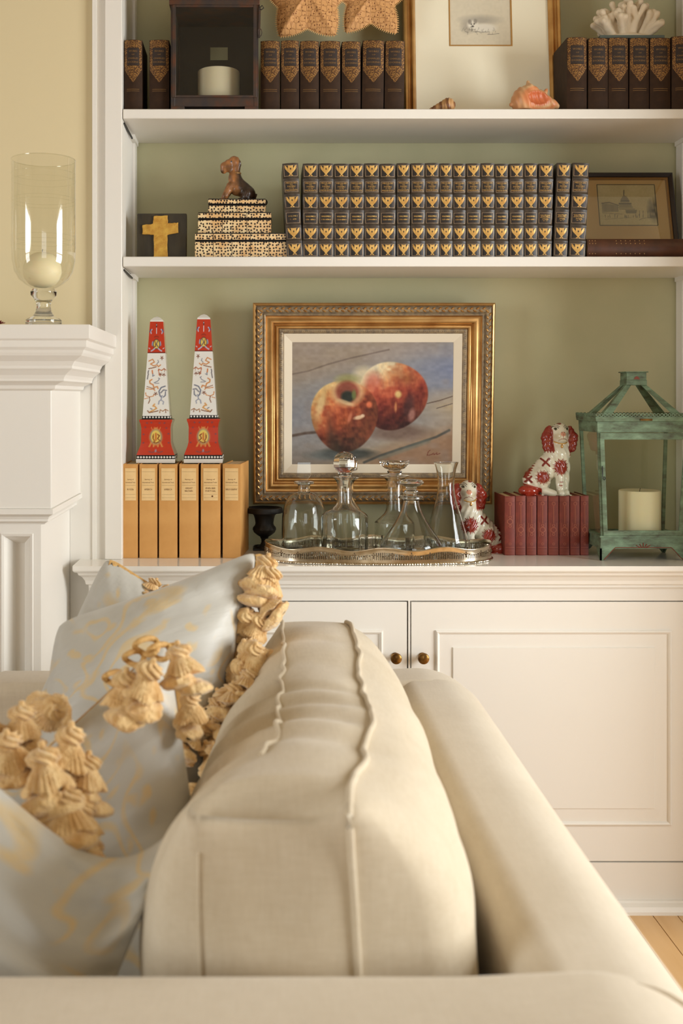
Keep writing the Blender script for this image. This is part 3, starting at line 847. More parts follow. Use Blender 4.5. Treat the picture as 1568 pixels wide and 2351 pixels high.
def pillow(label, c00, c10, c11, c01, thick, back, uvo, sag=0.0, pull=.07, n=44, seed=0, dent=None, uvs=2.0):
    c00, c10, c11, c01 = map(Vector, (c00, c10, c11, c01))
    nrm = ((c10-c01).cross(c11-c00)).normalized()
    if nrm.y > 0: nrm = -nrm
    L = ((c10-c00).length+(c11-c01).length)/2; Hh = ((c01-c00).length+(c11-c10).length)/2
    def base(u, v):
        u2 = .5+(u-.5)*(1-pull*(1-(2*v-1)**2)); v2 = .5+(v-.5)*(1-pull*(1-(2*u-1)**2))
        kc_ = 1-.045*(abs(2*u-1)*abs(2*v-1))**10; u2 = .5+(u2-.5)*kc_; v2 = .5+(v2-.5)*kc_      # softly rounded corners
        p = (c00*(1-u2)+c10*u2)*(1-v2)+(c01*(1-u2)+c11*u2)*v2
        if sag: p = p - Vector((0,0,sag*v*math.sin(PI*u**1.8)))
        return p
    def prof(u, v): return (max(0,1-abs(2*u-1)**2.3)*max(0,1-abs(2*v-1)**2.3))**.55
    g = G(); uv = []
    for side, th in ((1, thick), (-1, back)):
        vs = []
        for j in range(n):
            for i in range(n):
                u, v = i/(n-1), j/(n-1); pr_ = prof(u, v)
                k_ = th*pr_
                if side > 0:
                    nz = vnoise(np.array([[u*L, v*Hh]]), 9.0, seed)[0]-.5; n3 = vnoise(np.array([[u*L*.6+v*.3, v*Hh*2.2]]), 15.0, seed+3)[0]-.5
                    k_ += (nz*.024+n3*.012)*min(1, pr_*2); ed = min(u,1-u,v,1-v); k_ += .0035*math.sin((u*L+v*Hh)*150)*max(0,1-abs(ed-.07)/.07)
                    if dent:
                        for (du, dv, dr, da) in dent: k_ -= da*math.exp(-((u-du)**2+(v-dv)**2)/dr**2)*min(1, pr_*2)
                vs.append(base(u, v)+nrm*side*k_); uv.append((u*L*uvs+uvo[0], v*Hh*uvs+uvo[1]))
        fs = [(j*n+i, j*n+i+1, (j+1)*n+i+1, (j+1)*n+i) for j in range(n-1) for i in range(n-1)]
        if side < 0: fs = [f[::-1] for f in fs]
        g.add(vs, fs)
    g.uv = uv
    o = new('throw_pillow', g, M['damask'], angle=180)
    tag(o, label, 'pillow', None)
    return o, base, nrm
def braid(o, pts, wdt, nrm):
    g = G(); m = len(pts)
    for i, p in enumerate(pts):
        t = (pts[min(i+1, m-1)]-pts[max(i-1, 0)]).normalized(); s_ = t.cross(nrm).normalized()*wdt
        zz = .35 if i % 2 else 1.0
        g.v += [tuple(p+nrm*.004), tuple(p+s_*zz+nrm*.006), tuple(p-nrm*.004)]
    for i in range(m-1):
        a, b = i*3, i*3+3
        g.f += [(a, a+1, b+1, b), (a+1, a+2, b+2, b+1)]
    new('braid', g, M['braid'], o)
def hang(o, pts, scales, jit=.008, seed=0, tilt=.35, lean=(0,0), fl=.85):
    rnd = random.Random(seed); og = org(o)
    for i, p in enumerate(pts):
        t = bpy.data.objects.new('tassel', TASSEL[(i+seed) % 4]); COL.objects.link(t); t.parent = o
        t.location = Vector(p) - og + Vector((rnd.uniform(-jit, jit), rnd.uniform(-jit, jit), rnd.uniform(-jit, jit)))
        s_ = scales[i] if hasattr(scales, '__len__') else scales
        k_ = rnd.uniform(1.15, 1.3); t.scale = (s_*k_, s_*k_, s_*fl*rnd.uniform(.92, 1.12)); t.rotation_euler = (rnd.uniform(-tilt, tilt)+lean[0], rnd.uniform(-tilt, tilt)+lean[1], rnd.uniform(0, 6.28))
def along(base, a, b, n): return [base(a[0]+(b[0]-a[0])*i/(n-1), a[1]+(b[1]-a[1])*i/(n-1)) for i in range(n)]

p1, b1, n1 = pillow('silver blue pillow behind the other throw pillows, its fringed edge against the worktop', P(-70,1900,1.99), P(455,1955,1.98), P(560,1450,2.15), P(243,1270,2.13), .055, .05, (3.1,.7), pull=.04, seed=11)
braid(p1, along(b1, (.03,1), (1,1), 40), .012, n1)
hang(p1, [P(355+i*26, 1338+i*16, 2.13) for i in range(4)], .8, .004, 5, .5, fl=.6)
p2, b2, n2_ = pillow('silver blue pillow with tassels running down its edge beside the linen back cushion', P(15,2110,1.74), P(412,2110,1.76), P(600,1254,2.03), P(128,1428,1.93), .11, .05, (.2,.1), pull=.035, seed=4)
braid(p2, along(b2, (1,.12), (1,1), 60), .022, n2_)
pts2 = [(606,1308,2.00),(622,1340,1.99),(590,1390,1.98),(604,1402,1.97),(566,1440,1.95),(592,1445,1.95),(566,1506,1.92),(578,1512,1.9),(548,1560,1.9),(572,1575,1.88),(532,1610,1.87),(560,1630,1.86),(508,1640,1.85),(540,1672,1.84),(480,1690,1.82),(510,1705,1.8),(470,1748,1.79),(500,1750,1.78),(475,1790,1.77),(455,1840,1.76),(452,1690,1.8),(505,1610,1.86)]
hang(p2, [P(a, b-26, c-.025) for a,b,c in pts2], [1.25,1.3,1.0,1.0,1.05,.9,1.05,1,1,.95,1.05,1,1.1,1,1.05,1,1.05,1,1.05,1.05,1,1], .006, 2, .8, fl=.72)
p3, b3, n3_ = pillow('silver and gold pillow in front, its gathered peak hung with big wool tassels', P(30,2365,1.40), P(520,2365,1.42), P(384,1458,1.62), P(72,1748,1.50), .075, .05, (5.3,2.2), pull=.012, seed=9)
braid(p3, along(b3, (0,1), (1,1), 46), .02, n3_)
braid(p3, along(b3, (1,.72), (1,1), 24), .018, n3_)
pts3 = [(293,1568,1.48),(350,1545,1.48),(412,1505,1.53),(440,1605,1.55),(165,1690,1.43),(92,1738,1.39),(150,1835,1.37),(22,1708,1.41),(52,1640,1.46),(195,1868,1.38),(200,1760,1.43)]
hang(p3, [P(a, b-8, c-.03) for a,b,c in pts3], [1.12,1.12,1.12,.9,1.2,1.28,1.15,1.15,1.05,1.0,1.05], .003, 1, .35, fl=.82)
hang(p3, [P(128,1625,1.48), P(62,1690,1.44)], [1.0,.9], .003, 3, .2, lean=(.3,1.35), fl=.85)
g = G()
for (a_, b_c, r_) in ((338,1480,24),(368,1492,22),(310,1506,20),(262,1552,18)):
    c_ = P(a_, b_c, 1.575); q_ = r_/FPX*1.575
    g.tube([(c_.x+q_*math.cos(t_)*1.1, c_.y-.012+.008*math.sin(2*t_), c_.z+q_*.75*math.sin(t_)) for t_ in [2*PI*i/26 for i in range(26)]], lambda t_: .0042, 8, True)
new('braid_loop', g, M['braid'], p3, kind='stuff')
p4, b4, n4_ = pillow('silver and gold pillow lying nearest, folded over against the rolled near arm', P(-190,2640,1.17), P(110,2640,1.17), P(440,1862,1.33), P(-250,1640,1.27), .06, .04, (8.4,3.3), sag=.082, pull=.04, seed=21, dent=[(.72,.80,.13,.035),(.86,.5,.16,.02)], uvs=1.5)
# ================================================================== books
PXM = lambda d: d / FPX                    # metres per pixel at a depth
class Spine:
    """a book with its spine to the room; local x across, z up, y = 0 at the spine's crown"""
    def __init__(s, w, h, D, sag): s.w, s.h, s.D, s.sag = w, h, D, sag
    def y(s, x): return s.sag * (2*x/s.w)**2
    def patch(s, x0, x1, z0, z1, off=.0004, n=6, g=None):
        g = g or G(); vs = []
        for i in range(n+1):
            x = x0 + (x1-x0)*i/n
            vs += [(x, s.y(x)-off, z0), (x, s.y(x)-off, z1)]
        return g.add(vs, [(2*i, 2*i+2, 2*i+3, 2*i+1) for i in range(n)])
    def flat(s, pts, faces, off, g): return g.add([(x, s.y(x)-off, z) for x, z in pts], faces)
    def write(s, g, body, size, z, off=.0006, fit=None, dx=0):
        v, f = text(body, size)
        k = 1
        if fit:
            wd = max(a for a,b in v)-min(a for a,b in v); k = fit/wd
        return s.flat([(a*k+dx, b+z) for a, b in v], f, off, g)
    def body(s, bands=(), bh=.0, bw_=.003, inset=.003):
        """cover: curved back, two boards; page block inside"""
        zs = [0]
        for b in bands: zs += [b-bw_, b-bw_*.5, b+bw_*.5, b+bw_]
        zs += [s.h]; zs = sorted(zs)
        def off(z):
            for b in bands:
                if abs(z-b) < bw_*.6: return bh
            return 0
        xs = [s.w*(-.5+i/10) for i in range(11)]; t = .0028
        g = G(); rows = []
        for z in zs:
            o = off(z); r = [(-s.w/2, s.D, z)] + [(x*(1+.0*o), s.y(x)-o, z) for x in xs] + [(s.w/2, s.D, z)] + \
                [(s.w/2-t, s.D, z), (s.w/2-t, s.sag+t, z)] + [(x*.9, s.y(x)+t, z) for x in xs[-2:0:-1]] + [(-s.w/2+t, s.sag+t, z), (-s.w/2+t, s.D, z)]
            rows.append(r)
        n = len(rows[0])
        for r in rows: g.v += r
        m = len(rows)
        for j in range(m-1):
            for i in range(n): g.f.append((j*n+i, j*n+(i+1)%n, (j+1)*n+(i+1)%n, (j+1)*n+i))
        # top and bottom rims: outer and inner outlines matched as a strip
        half = 13
        for j, fl in ((0, True), (m-1, False)):
            o = j*n
            out = list(range(0, half)); inn = list(range(n-1, half-1, -1))
            mm = max(len(out), len(inn))
            for i in range(mm-1):
                a, b = out[min(i, len(out)-1)], out[min(i+1, len(out)-1)]; c, d = inn[min(i+1, len(inn)-1)], inn[min(i, len(inn)-1)]
                q = []
                for u in (a, b, c, d):
                    if o+u not in q: q.append(o+u)
                if len(q) > 2: g.f.append(tuple(q if not fl else q[::-1]))
        pg = G().box(-s.w/2+t, s.w/2-t, s.sag+t, s.D-.004, inset, s.h-inset)
        return g, pg

# ---- twenty black and gilt volumes on the middle shelf
dK = 2.818; kx = PXM(dK); hK = Z(374, dK) - ZB1
SP = Spine(.0365, hK, .155, .0042)
spans = [(658.5,696,-2.9),(695,731,0),(731,766,0),(766.5,802,0),(802,836,0),(836.5,872,0),(872.5,909,0),(911,943,0),(943.5,976,0),(976,1009,0),
         (1009,1039.5,0),(1040,1071,0),(1071,1104,0),(1104.5,1136.5,0),(1137,1168.5,0),(1170,1203,0),(1203.5,1235,0),(1233,1268,1.3),(1270.5,1303.5,2.4),(1306,1345,2.6)]
ROM = ['I','II','III','IV','V','VI','VII','VIII','IX','X','XI','XII','XIII','XIV','XV','XVI','XVII','XVIII','XIX','XX']
YRS = ['1789-1817','1817-1833','1833-1841','1841-1849','1849-1861','1861-1869','1869-1881','1881-1889','1889-1897','1897-1902','1902-1905','1905-1909','1909-1913','1913-1917','1917-1921','1917-1921','1921-1925',None,None,None]
YRS = ['1 - 478','478 - 1003','1003-1568','1568-2090','2090-2698','2698-3300','3300-3910','3910-4510','4510-5130','5130-5670','5670-6130','6130-6600','6600-7070','7070-7640','7640-8100','8100-8530','8530-8900',None,None,None]
nc = 6; band = [hK*i/nc for i in range(1, nc)]
def gilt_frame(x0, x1, z0, z1, t, off, g):
    SP.patch(x0, x1, z0, z0+t, off, 6, g); SP.patch(x0, x1, z1-t, z1, off, 6, g)
    SP.patch(x0, x0+t, z0, z1, off, 1, g); SP.patch(x1-t, x1, z0, z1, off, 1, g)
def emblem(g, cz, k):
    """spread wings either side of a striped shield, feet below"""
    sh = [(-.42,.98),(-.14,.88),(.14,.88),(.42,.98),(.44,.35),(.38,-.15),(.20,-.62),(0,-.80),(-.20,-.62),(-.38,-.15),(-.44,.35)]
    SP.flat([(x*k, cz+z*k) for x,z in sh], [tuple(range(len(sh)))], .0008, g)
    for s_ in (-1, 1):
        wg = [(.40,.20),(.60,.62),(.74,.82),(.98,1.05),(.94,.62),(.99,.55),(.86,.38),(.88,.24),(.74,.14),(.74,.0),(.58,-.06),(.56,-.22),(.40,-.30),(.24,-.55),(.30,-.1)]
        f = tuple(range(len(wg)))
        SP.flat([(s_*x*k, cz+z*k) for x,z in wg], [f if s_ > 0 else f[::-1]], .0007, g)
        ft = [(.05,-.70),(.20,-.78),(.42,-.98),(.26,-.96),(.16,-1.05),(.06,-.92)]
        f = tuple(range(len(ft)))
        SP.flat([(s_*x*k, cz+z*k) for x,z in ft], [f if s_ > 0 else f[::-1]], .0007, g)
def black_volume():
    r = thing('book', 'x', 'book', (0, dK, ZB1), group='black and gilt volumes on the middle shelf')
    c, p = SP.body(band, .0016, .0042)
    new('cover', c, M['greyleather'], r, local=True, angle=50); new('page_block', p, M['pagegilt'], r, local=True, smooth=False)
    pa = G(); rl = G(); gd = G(); fr = G(); hw = SP.w*.5
    for i in range(nc):
        z0, z1 = hK*i/nc+.0062, hK*(i+1)/nc-.0062
        if i == 0: z0 -= .003
        if i == nc-1: z1 += .001
        x0, x1 = -hw*.86, hw*.86
        gilt_frame(x0, x1, z0, z1, .0011, .0004, fr)
        SP.patch(x0+.0011, x1-.0011, z0+.0011, z1-.0011, .0003, 6, rl)
        SP.patch(x0+.0019, x1-.0019, z0+.0019, z1-.0019, .00045, 6, pa)
        if i in (0, 1, 3, 5): emblem(gd, (z0+z1)/2+.0008, .0138)
        if i == 4:
            for ln, sz, zz, ft in (('MESSAGES', .0058, .0215, .025), ('AND', .0034, .0180, .007), ('PAPERS', .0056, .0125, .018), ('OF THE', .0038, .0085, .012), ('PRESIDENTS', .0056, .0028, .027)):
                SP.write(gd, ln, sz, z0+zz, .0008, ft)
    new('panel_line', rl, M['redline'], r, local=True, smooth=False, kind='stuff'); new('spine_panel', pa, M['blackcloth'], r, local=True, smooth=False, kind='stuff')
    new('tooled_border', fr, M['antique'], r, local=True, smooth=False, kind='stuff')
    new('gilt_tooling', gd, M['goldflat'], r, local=True, smooth=False, kind='stuff')
    return r
proto = black_volume()
ORD = ['first','second','third','fourth','fifth','sixth','seventh','eighth','ninth','tenth']
for i, (a, b, lean) in enumerate(spans):
    lab = (f'black and gilt leather volume, {ORD[i]} counting from the spotted boxes' if i < 10 else f'black and gilt leather volume, {ORD[19-i]} counting from the domed-building etching')
    if i == 0: lab = 'black and gilt leather volume leaning at the row end beside the spotted boxes'
    if i == 19: lab = 'black and gilt leather volume leaning at the row end against the domed-building etching'
    wpx = (b-a); sx = wpx*kx/SP.w*(.985 if lean == 0 else .97)
    loc = (X((a+b)/2, dK), dK + random.uniform(0, .003), ZB1+.0004+abs(math.sin(R(lean)))*SP.w/2)
    o = proto if i == 0 else dup(proto, lab, loc)
    o.location = loc; o['label'] = lab; o.rotation_euler = (0, R(lean), 0); o.scale = (sx, 1, 1 - random.uniform(0, .008))
    g = G(); z0 = hK*2/nc+.0062
    if YRS[i]:
        SP.write(g, 'VOLUME '+ROM[i], .0052, z0+.0165, .0008, .023 if i > 0 else .021); SP.write(g, YRS[i], .0048, z0+.0085, .0008, .023 if i else .014)
    else:
        SP.write(g, 'VOLUME '+ROM[i], .0052, z0+.0195, .0008, .024)
        for ln, zz, ft in (('ENCYCLOPEDIC', .0145, .024), ('INDEX', .0105, .013), (('A - L' if i == 18 else 'M - Z'), .0055, .010)): SP.write(g, ln, .0036, z0+zz, .0008, ft)
    new('volume_lettering', g, M['goldflat'], o, local=True, smooth=False, kind='stuff')

# ---- brown volumes on the top shelf
dT = 2.825
hT = Z(92, dT) - ZA1
SP2 = Spine(.049, hT, .135, .006)
def brown_volume():
    r = thing('book', 'x', 'book', (0, dT, ZA1), group='brown cloth volumes on the top shelf')
    c, p = SP2.body()
    new('cover', c, M['brown'], r, local=True, angle=50); new('page_block', p, M['page'], r, local=True, smooth=False)
    hw = SP2.w/2; h = hT; g = G()
    SP2.patch(-hw*.95, hw*.95, h-.020, h-.001, .0004, 6, g)
    SP2.patch(-hw*.95, -hw*.68, h-.071, h-.020, .0004, 2, g); SP2.patch(hw*.68, hw*.95, h-.071, h-.020, .0004, 2, g)
    zt = h-.0665
    n = 8
    for i in range(n):
        x0, x1 = -hw*.95+i*hw*1.9/n, -hw*.95+(i+1)*hw*1.9/n
        f = lambda x: zt-.010-.0335*(1-abs(x)/(hw*.95))**.9
        g.add([(x0, SP2.y(x0)-.0004, f(x0)), (x1, SP2.y(x1)-.0004, f(x1)), (x1, SP2.y(x1)-.0004, zt), (x0, SP2.y(x0)-.0004, zt)], [(0,1,2,3)])
    new('lace_tooling', g, M['lace'], r, local=True, smooth=False, kind='stuff')
    new('title_panel', SP2.patch(-hw*.68, hw*.68, h-.0655, h-.021, .0005, 6), M['brownlabel'], r, local=True, smooth=False)
    g = G()
    for ln, sz, z, ft in (('WORKS', .0068, -.0315, .023), ('OF', .0045, -.0395, .008), ('CHARLES', .0058, -.0495, .028), ('DICKENS', .0058, -.0590, .028)):
        SP2.write(g, ln, sz, h+z, .0008, ft)
    SP2.patch(-hw*.7, hw*.7, h-.127, h-.1262, .0006, 6, g); SP2.patch(-hw*.7, hw*.7, h-.1315, h-.1308, .0006, 6, g)
    new('spine_lettering', g, M['dimgold'], r, local=True, smooth=False, kind='stuff')
    return r
pb = brown_volume()
bl = [(284.5,326,'brown cloth volume with a gilt spine standing against the bookcase stile'),
      (342,388,'brown cloth volume with a gilt spine standing beside the dark tin lantern'),
      (598,643,'brown cloth volume next to the dark lantern, first under the starfish'),
      (645,687,'brown cloth volume second from the dark lantern, under the larger starfish'),
      (689,733,'brown cloth volume third from the dark lantern, in the middle shadow of the larger starfish'),
      (735,782,'brown cloth volume at the middle of its row, where the two starfish meet'),
      (785,829,'brown cloth volume third from the gilt frame, below the smaller starfish'),
      (831,881,'brown cloth volume second from the gilt frame, below the smaller starfish'),
      (883,928,'brown cloth volume touching the gilt frame of the mounted drawing'),
      (1303,1349,'dark brown volume just past the gilt frame, nearest the conch shell'),
      (1352,1398,'dark brown volume second in the row beneath the white coral'),
      (1399,1445,'dark brown volume third in the row, beneath the middle of the coral'),
      (1447,1492,'dark brown volume fourth in the row, beneath the coral'),
      (1494,1542,'dark brown volume fifth in the row, past the end of the coral stand'),
      (1544,1592,'dark brown volume at the end of the row, cut by the edge of the picture')]
for i, (a, b, lab) in enumerate(bl):
    loc = (X((a+b)/2, dT), dT+random.uniform(0, .004), ZA1+.0003)
    o = pb if i == 0 else dup(pb, lab, loc)
    o.location = loc; o['label'] = lab; s_ = (b-a)*PXM(dT)/SP2.w
    zz = 1 - random.uniform(0, .012) + (.045 if i >= 9 else 0) + (.01 if i < 2 else 0)
    if i == 14: zz += .012
    o.scale = (s_*.99, 1, zz); o.rotation_euler = (0, R([0,0,0,0,0,0,0,.8,.8,0,0,0,0,0,0][i]), 0)
    if i in (7, 8): o.location.z += .0005

# ---- tan volumes under the obelisks
dN = 2.822; hN = Z(1066, dN) - ZC
tn = [(283,318,'RUSSIA',None,'tan volume against the bookcase stile, lettered RUSSIA',1.0),
      (320,363,'AMERICA',None,'tan volume lettered AMERICA, second from the stile',1.0),
      (365,409,'AMERICA',None,'tan volume lettered AMERICA, third from the stile, between the obelisks',1.0),
      (411,458,'GREAT','BRITAIN','tan volume with the palest label, lettered GREAT BRITAIN',1.0),
      (461,508,'SPAIN AND','PORTUGAL','tan volume lettered SPAIN AND PORTUGAL with a brown spot',1.0),
      (510,553,'BIBLIOGRAPHY',None,'tan volume lettered BIBLIOGRAPHY at the row end beside the framed apples',1.0)]
for i, (a, b, t0, t1_, lab, _) in enumerate(tn):
    w_ = (b-a)*PXM(dN); s_ = Spine(w_*(.955 if i != 3 else .935), hN, .17, .0012)
    r = thing('book', lab, 'book', (X((a+b)/2, dN)-(.0012 if i < 5 else 0), dN + random.uniform(0, .002), ZC+.0003), (0, 0, R(-6.5) if i == 5 else 0), group='tan volumes on the worktop')
    c, p = s_.body(inset=.002)
    new('cover', c, M['tan'], r, local=True, angle=50); new('page_block', p, M['page'], r, local=True, smooth=False)
    lz1, lz0 = hN-.0105, hN-.0935
    lb = s_.patch(-w_*.36, w_*.36, lz0, lz1, .0005, 6)
    new('paper_label', lb, M['label'], r, local=True, smooth=False)
    g = G()
    s_.write(g, 'Survey of', .0052, hN-.041, .0008, w_*.40); s_.write(g, 'International Trade', .0050, hN-.0485, .0008, w_*.62)
    if t1_: s_.write(g, t0, .0062, hN-.064, .0008, w_*(.36 if i == 3 else .5)); s_.write(g, t1_, .0062, hN-.071, .0008, w_*(.38 if i == 3 else .5))
    else: s_.write(g, t0, .0064, hN-.067, .0008, w_*(.62 if i == 5 else .42))
    for z in (-.020, -.0545, -.078, -.0865): s_.patch(-w_*.33, w_*.33, hN+z, hN+z+.0004, .0007, 4, g)
    if i == 4: s_.flat([(.0045+.0025*math.cos(k*.785), hN-.0825+.0025*math.sin(k*.785)) for k in range(8)], [tuple(range(8))], .0008, g)
    new('label_lettering', g, M['ink'], r, local=True, smooth=False, kind='stuff')

# ---- red volumes under the upper spaniel
dR = 2.872; hR = Z(1139, dR) - ZC
SP3 = Spine(.0262, hR, .13, .0022)
def red_volume(first=False):
    r = thing('book', 'x', 'book', (0, dR, ZC+.0003), group='red cloth volumes under the china dog')
    c, p = SP3.body()
    new('cover', c, M['redcloth'], r, local=True, angle=50); new('page_block', p, M['page'], r, local=True, smooth=False)
    g = G(); hw = SP3.w/2
    for z in (.004, .0085, .013, .020, hR-.006, hR-.0095, hR-.013): SP3.patch(-hw*.85, hw*.85, z, z+.0011, .0005, 5, g)
    def ring(cz, r0, r1, n=14):
        v = []
        for i in range(n):
            a = 2*PI*i/n; v += [(r0*math.cos(a), cz+r0*math.sin(a)), (r1*math.cos(a), cz+r1*math.sin(a))]
        SP3.flat(v, [(2*i, 2*i+1, (2*i+3) % (2*n), (2*i+2) % (2*n)) for i in range(n)], .0005, g)
    cz = hR*(.57 if first else .43)
    ring(cz, .0055, .0078); ring(cz+.0115, .0022, .004); ring(cz-.0115, .0022, .004); ring(hR-.020, .003, .005); ring(.030, .002, .0036)
    SP3.patch(-.0011, .0011, cz+.017, hR-.026, .0005, 1, g)
    for s_ in (-1, 1): SP3.patch(s_*hw*.62-.0006, s_*hw*.62+.0006, cz-.018, cz+.018, .0005, 1, g)
    new('stamped_ornament', g, M['redstamp'], r, local=True, smooth=False, kind='stuff')
    return r
rs = [(1159,1183),(1184,1207.5),(1209,1232),(1234,1257.5),(1259,1283),(1284.5,1308),(1309.5,1331.5),(1333,1352)]
r0_ = red_volume(True); r1_ = None
rl_ = ['red cloth volume at the row end beside the lower china dog','red cloth volume second from the lower china dog','red cloth volume third from the lower china dog, under the upper dog\'s red tail','red cloth volume fourth from the lower china dog, under the upper dog',
       'red cloth volume fourth from the green lantern, under the upper dog\'s feet','red cloth volume third from the green lantern','red cloth volume second from the green lantern','red cloth volume touching the green lantern end of the row']
for i, (a, b) in enumerate(rs):
    loc = (X((a+b)/2, dR), dR, ZC+.0003)
    if i == 0: o = r0_
    elif i == 1: o = r1_ = red_volume()
    else: o = dup(r1_, rl_[i], loc)
    o.location = loc; o['label'] = rl_[i]; o.scale = ((b-a)*PXM(dR)/SP3.w*.985, 1, 1 + random.uniform(-.006, .004))
    o.rotation_euler = (0, 0, 0)

# ---- flat brown volume under the etching
g = G(); x0, x1 = X(1349, 2.822), X(1585, 2.822); z1 = Z(547, 2.822)
fb = thing('book', 'brown leather volume lying flat in front of the domed-building etching', 'book', ((x0+x1)/2, 2.822, ZB1))
c = G(); n = 10
pr_ = [(2.822+.010*(2*i/n-1)**2, ZB1+.0006+(z1-ZB1-.001)*i/n) for i in range(n+1)]
poly = [(2.965, ZB1+.0006)] + pr_ + [(2.965, z1-.0004), (2.965, z1-.003)] + [(y+.003, min(max(z, ZB1+.0036), z1-.003)) for y, z in pr_[::-1]] + [(2.965, ZB1+.0036)]
c.prism(poly, lambda a,b: (x0, a, b), lambda a,b: (x1, a, b))
new('cover', c, M['darkred'], fb, angle=50)
new('page_block', G().box(x0+.003, x1-.003, 2.84, 2.962, ZB1+.0037, z1-.0031), M['page'], fb, smooth=False)
g = G()
for xx in [x0+.006+i*.0075 for i in range(3)] + [x0+.075+i*.012 for i in range(7)]:
    for zz in (ZB1+.010, ZB1+.036, ZB1+.0435):
        y_ = 2.822+.010*(2*(zz-ZB1)/(z1-ZB1)-1)**2-.0006
        g.add([(xx-.0016,y_,zz),(xx,y_,zz-.0016),(xx+.0016,y_,zz),(xx,y_,zz+.0016)], [(0,1,2,3)])
new('gilt_tooling', g, M['dimgold'], fb, smooth=False, kind='stuff')
# ================================================================== pictures
def framed(name, label, cat, c, lean, parts, group=None):
    """parts: (name, fn(g) in local x, y(depth), z) built round the bottom centre"""
    return thing(name, label, cat, c, (-lean, 0, 0), group=group)

# ---- the apples in the wide gilt frame, hung on the niche back, tipped a little forward
dA = 3.025
fw, fh = (1129-581)*PXM(dA), (1157-697)*PXM(dA)
fr = thing('framed_painting', 'oil painting of two red apples in a wide carved gilt frame', 'painting', (X(855, dA), dA, Z(1157, dA)), (R(4.2), 0, 0))
hw, hh = fw/2, fh/2
def ringpart(nm, prof, m, y0=0.0, smooth_=False, **k):
    g = G(); rect_ring(g, 0, hh, y0, hw, hh, prof); return new(nm, g, m, fr, local=True, smooth=smooth_, angle=60, **k)
ringpart('outer_edge', [(0,-.030),(0,.006),(.003,.010),(.006,.011),(.008,.009)], M['gold'])
ringpart('carved_band', [(.008,.009),(.0095,.006),(.012,.010),(.018,.0135),(.024,.012),(.0275,.007),(.029,.008)], M['antique'])
ringpart('fillet', [(.029,.008),(.031,.010),(.034,.009),(.035,.004)], M['antique'])
ringpart('gilt_cove', [(.035,.004),(.0365,.0005),(.039,-.001),(.042,-.0005),(.045,.001),(.048,.0028),(.051,.0028),(.0535,.0012),(.0555,-.0025),(.057,-.006),(.0605,-.009),(.062,-.006),(.064,-.0045),(.066,-.004),(.068,-.005),(.0695,-.007),(.0705,-.011)], M['gold'], smooth_=True)
ringpart('inner_band', [(.0705,-.011),(.073,-.009),(.078,-.0085),(.082,-.011),(.084,-.014)], M['antique'])
ringpart('liner', [(.084,-.014),(.086,-.0135),(.1055,-.019),(.1075,-.020),(.1075,-.026)], M['linen_liner'])
# carved leaves and seeds on the outer band, small beads on the inner one
g = G(); rnd = random.Random(3)
def run(ins, step, fn):
    for side in range(4):
        L = (hw if side % 2 == 0 else hh)*2 - 2*ins; n = int(L/step)
        for i in range(n):
            t = -L/2 + (i+.5)*L/n
            if side == 0: fn(t, 2*hh-ins, 0, i)
            elif side == 2: fn(t, ins, 0, i)
            elif side == 1: fn(hw-ins, hh+t, PI/2, i)
            else: fn(-hw+ins, hh+t, PI/2, i)
def leaf(x, z, a, i):
    s_ = 1 if i % 2 else -1
    ca, sa = math.cos(a), math.sin(a)
    b = G().ball((0,0,0), .0062, .0034, .0026, 6, 4)
    an = a + s_*.55
    for v in b.v:
        xx, zz = v[0]*math.cos(an)-v[2]*math.sin(an), v[0]*math.sin(an)+v[2]*math.cos(an)
        g.v.append((x+xx+s_*.0035*(-sa), -.0125+v[1], z+zz+s_*.0035*ca))
    o_ = len(g.v)-len(b.v); g.f.extend([tuple(q+o_ for q in f) for f in b.f])
run(.0185, .0085, leaf)
new('carved_leaves', g, M['gold'], fr, local=True, kind='stuff')
g = G()
def bead(x, z, a, i):
    b = G().ball((x, .0092, z), .0017 if i % 3 else .0026, .002, .0017 if i % 3 else .0022, 6, 4); g.add(b.v, b.f)
run(.0775, .0058, bead)
new('beading', g, M['antique'], fr, local=True, kind='stuff')
new('backing', G().box(-hw+.004, hw-.004, .0245, .032, .004, 2*hh-.004), M['darkwood'], fr, local=True, smooth=False)
# the painting itself
pw, ph = hw-.1075, hh-.1075
cv_ = Canvas(250, int(250*ph/pw), (146,142,138)); A = cv_.as_
y_, x_ = cv_.y/A, cv_.x                              # 0..1 down, 0..1 across
n1_ = cv_.noise(5, 1, 1, 2.2); n2c = cv_.noise(14, 2, 1, 1.6); n3c = cv_.noise(40, 3, 1, 1.5)
def blend(mask, col): cv_.put(mask, col)
diag = y_ + .36*x_
blend(np.clip((.42-diag)*6, 0, 1), (156,142,126)); blend(np.clip(1-abs(diag-.62)/.28, 0, 1)*.8, (134,138,148))
blend(np.clip((x_-.6)*2.5, 0, 1)*np.clip(1-abs(y_-.22)/.28, 0, 1)*.9, (126,136,166)); blend(np.clip((n1_-.5)*3, 0, 1)*.4, (162,152,150))
blend(np.clip((diag-.93)*6, 0, 1), (164,146,122)); blend(np.clip((x_-.75)*3, 0, 1)*np.clip(1-abs(y_-.52)/.16, 0, 1), (186,164,124))
blend(np.clip((y_+.40*x_-1.05)*7, 0, 1)*np.clip((x_-.35)*4, 0, 1), (150,118,92)); blend(np.clip((y_-.80)*4, 0, 1)*np.clip((.5-x_)*3, 0, 1)*.8, (124,116,108)); blend(np.clip((n2c-.55)*3, 0, 1)*.35, (136,124,116))
def L_(pts, w0, c, op=.8): cv_.line([(a, b*A) for a, b in pts], w0, c, op, .9)
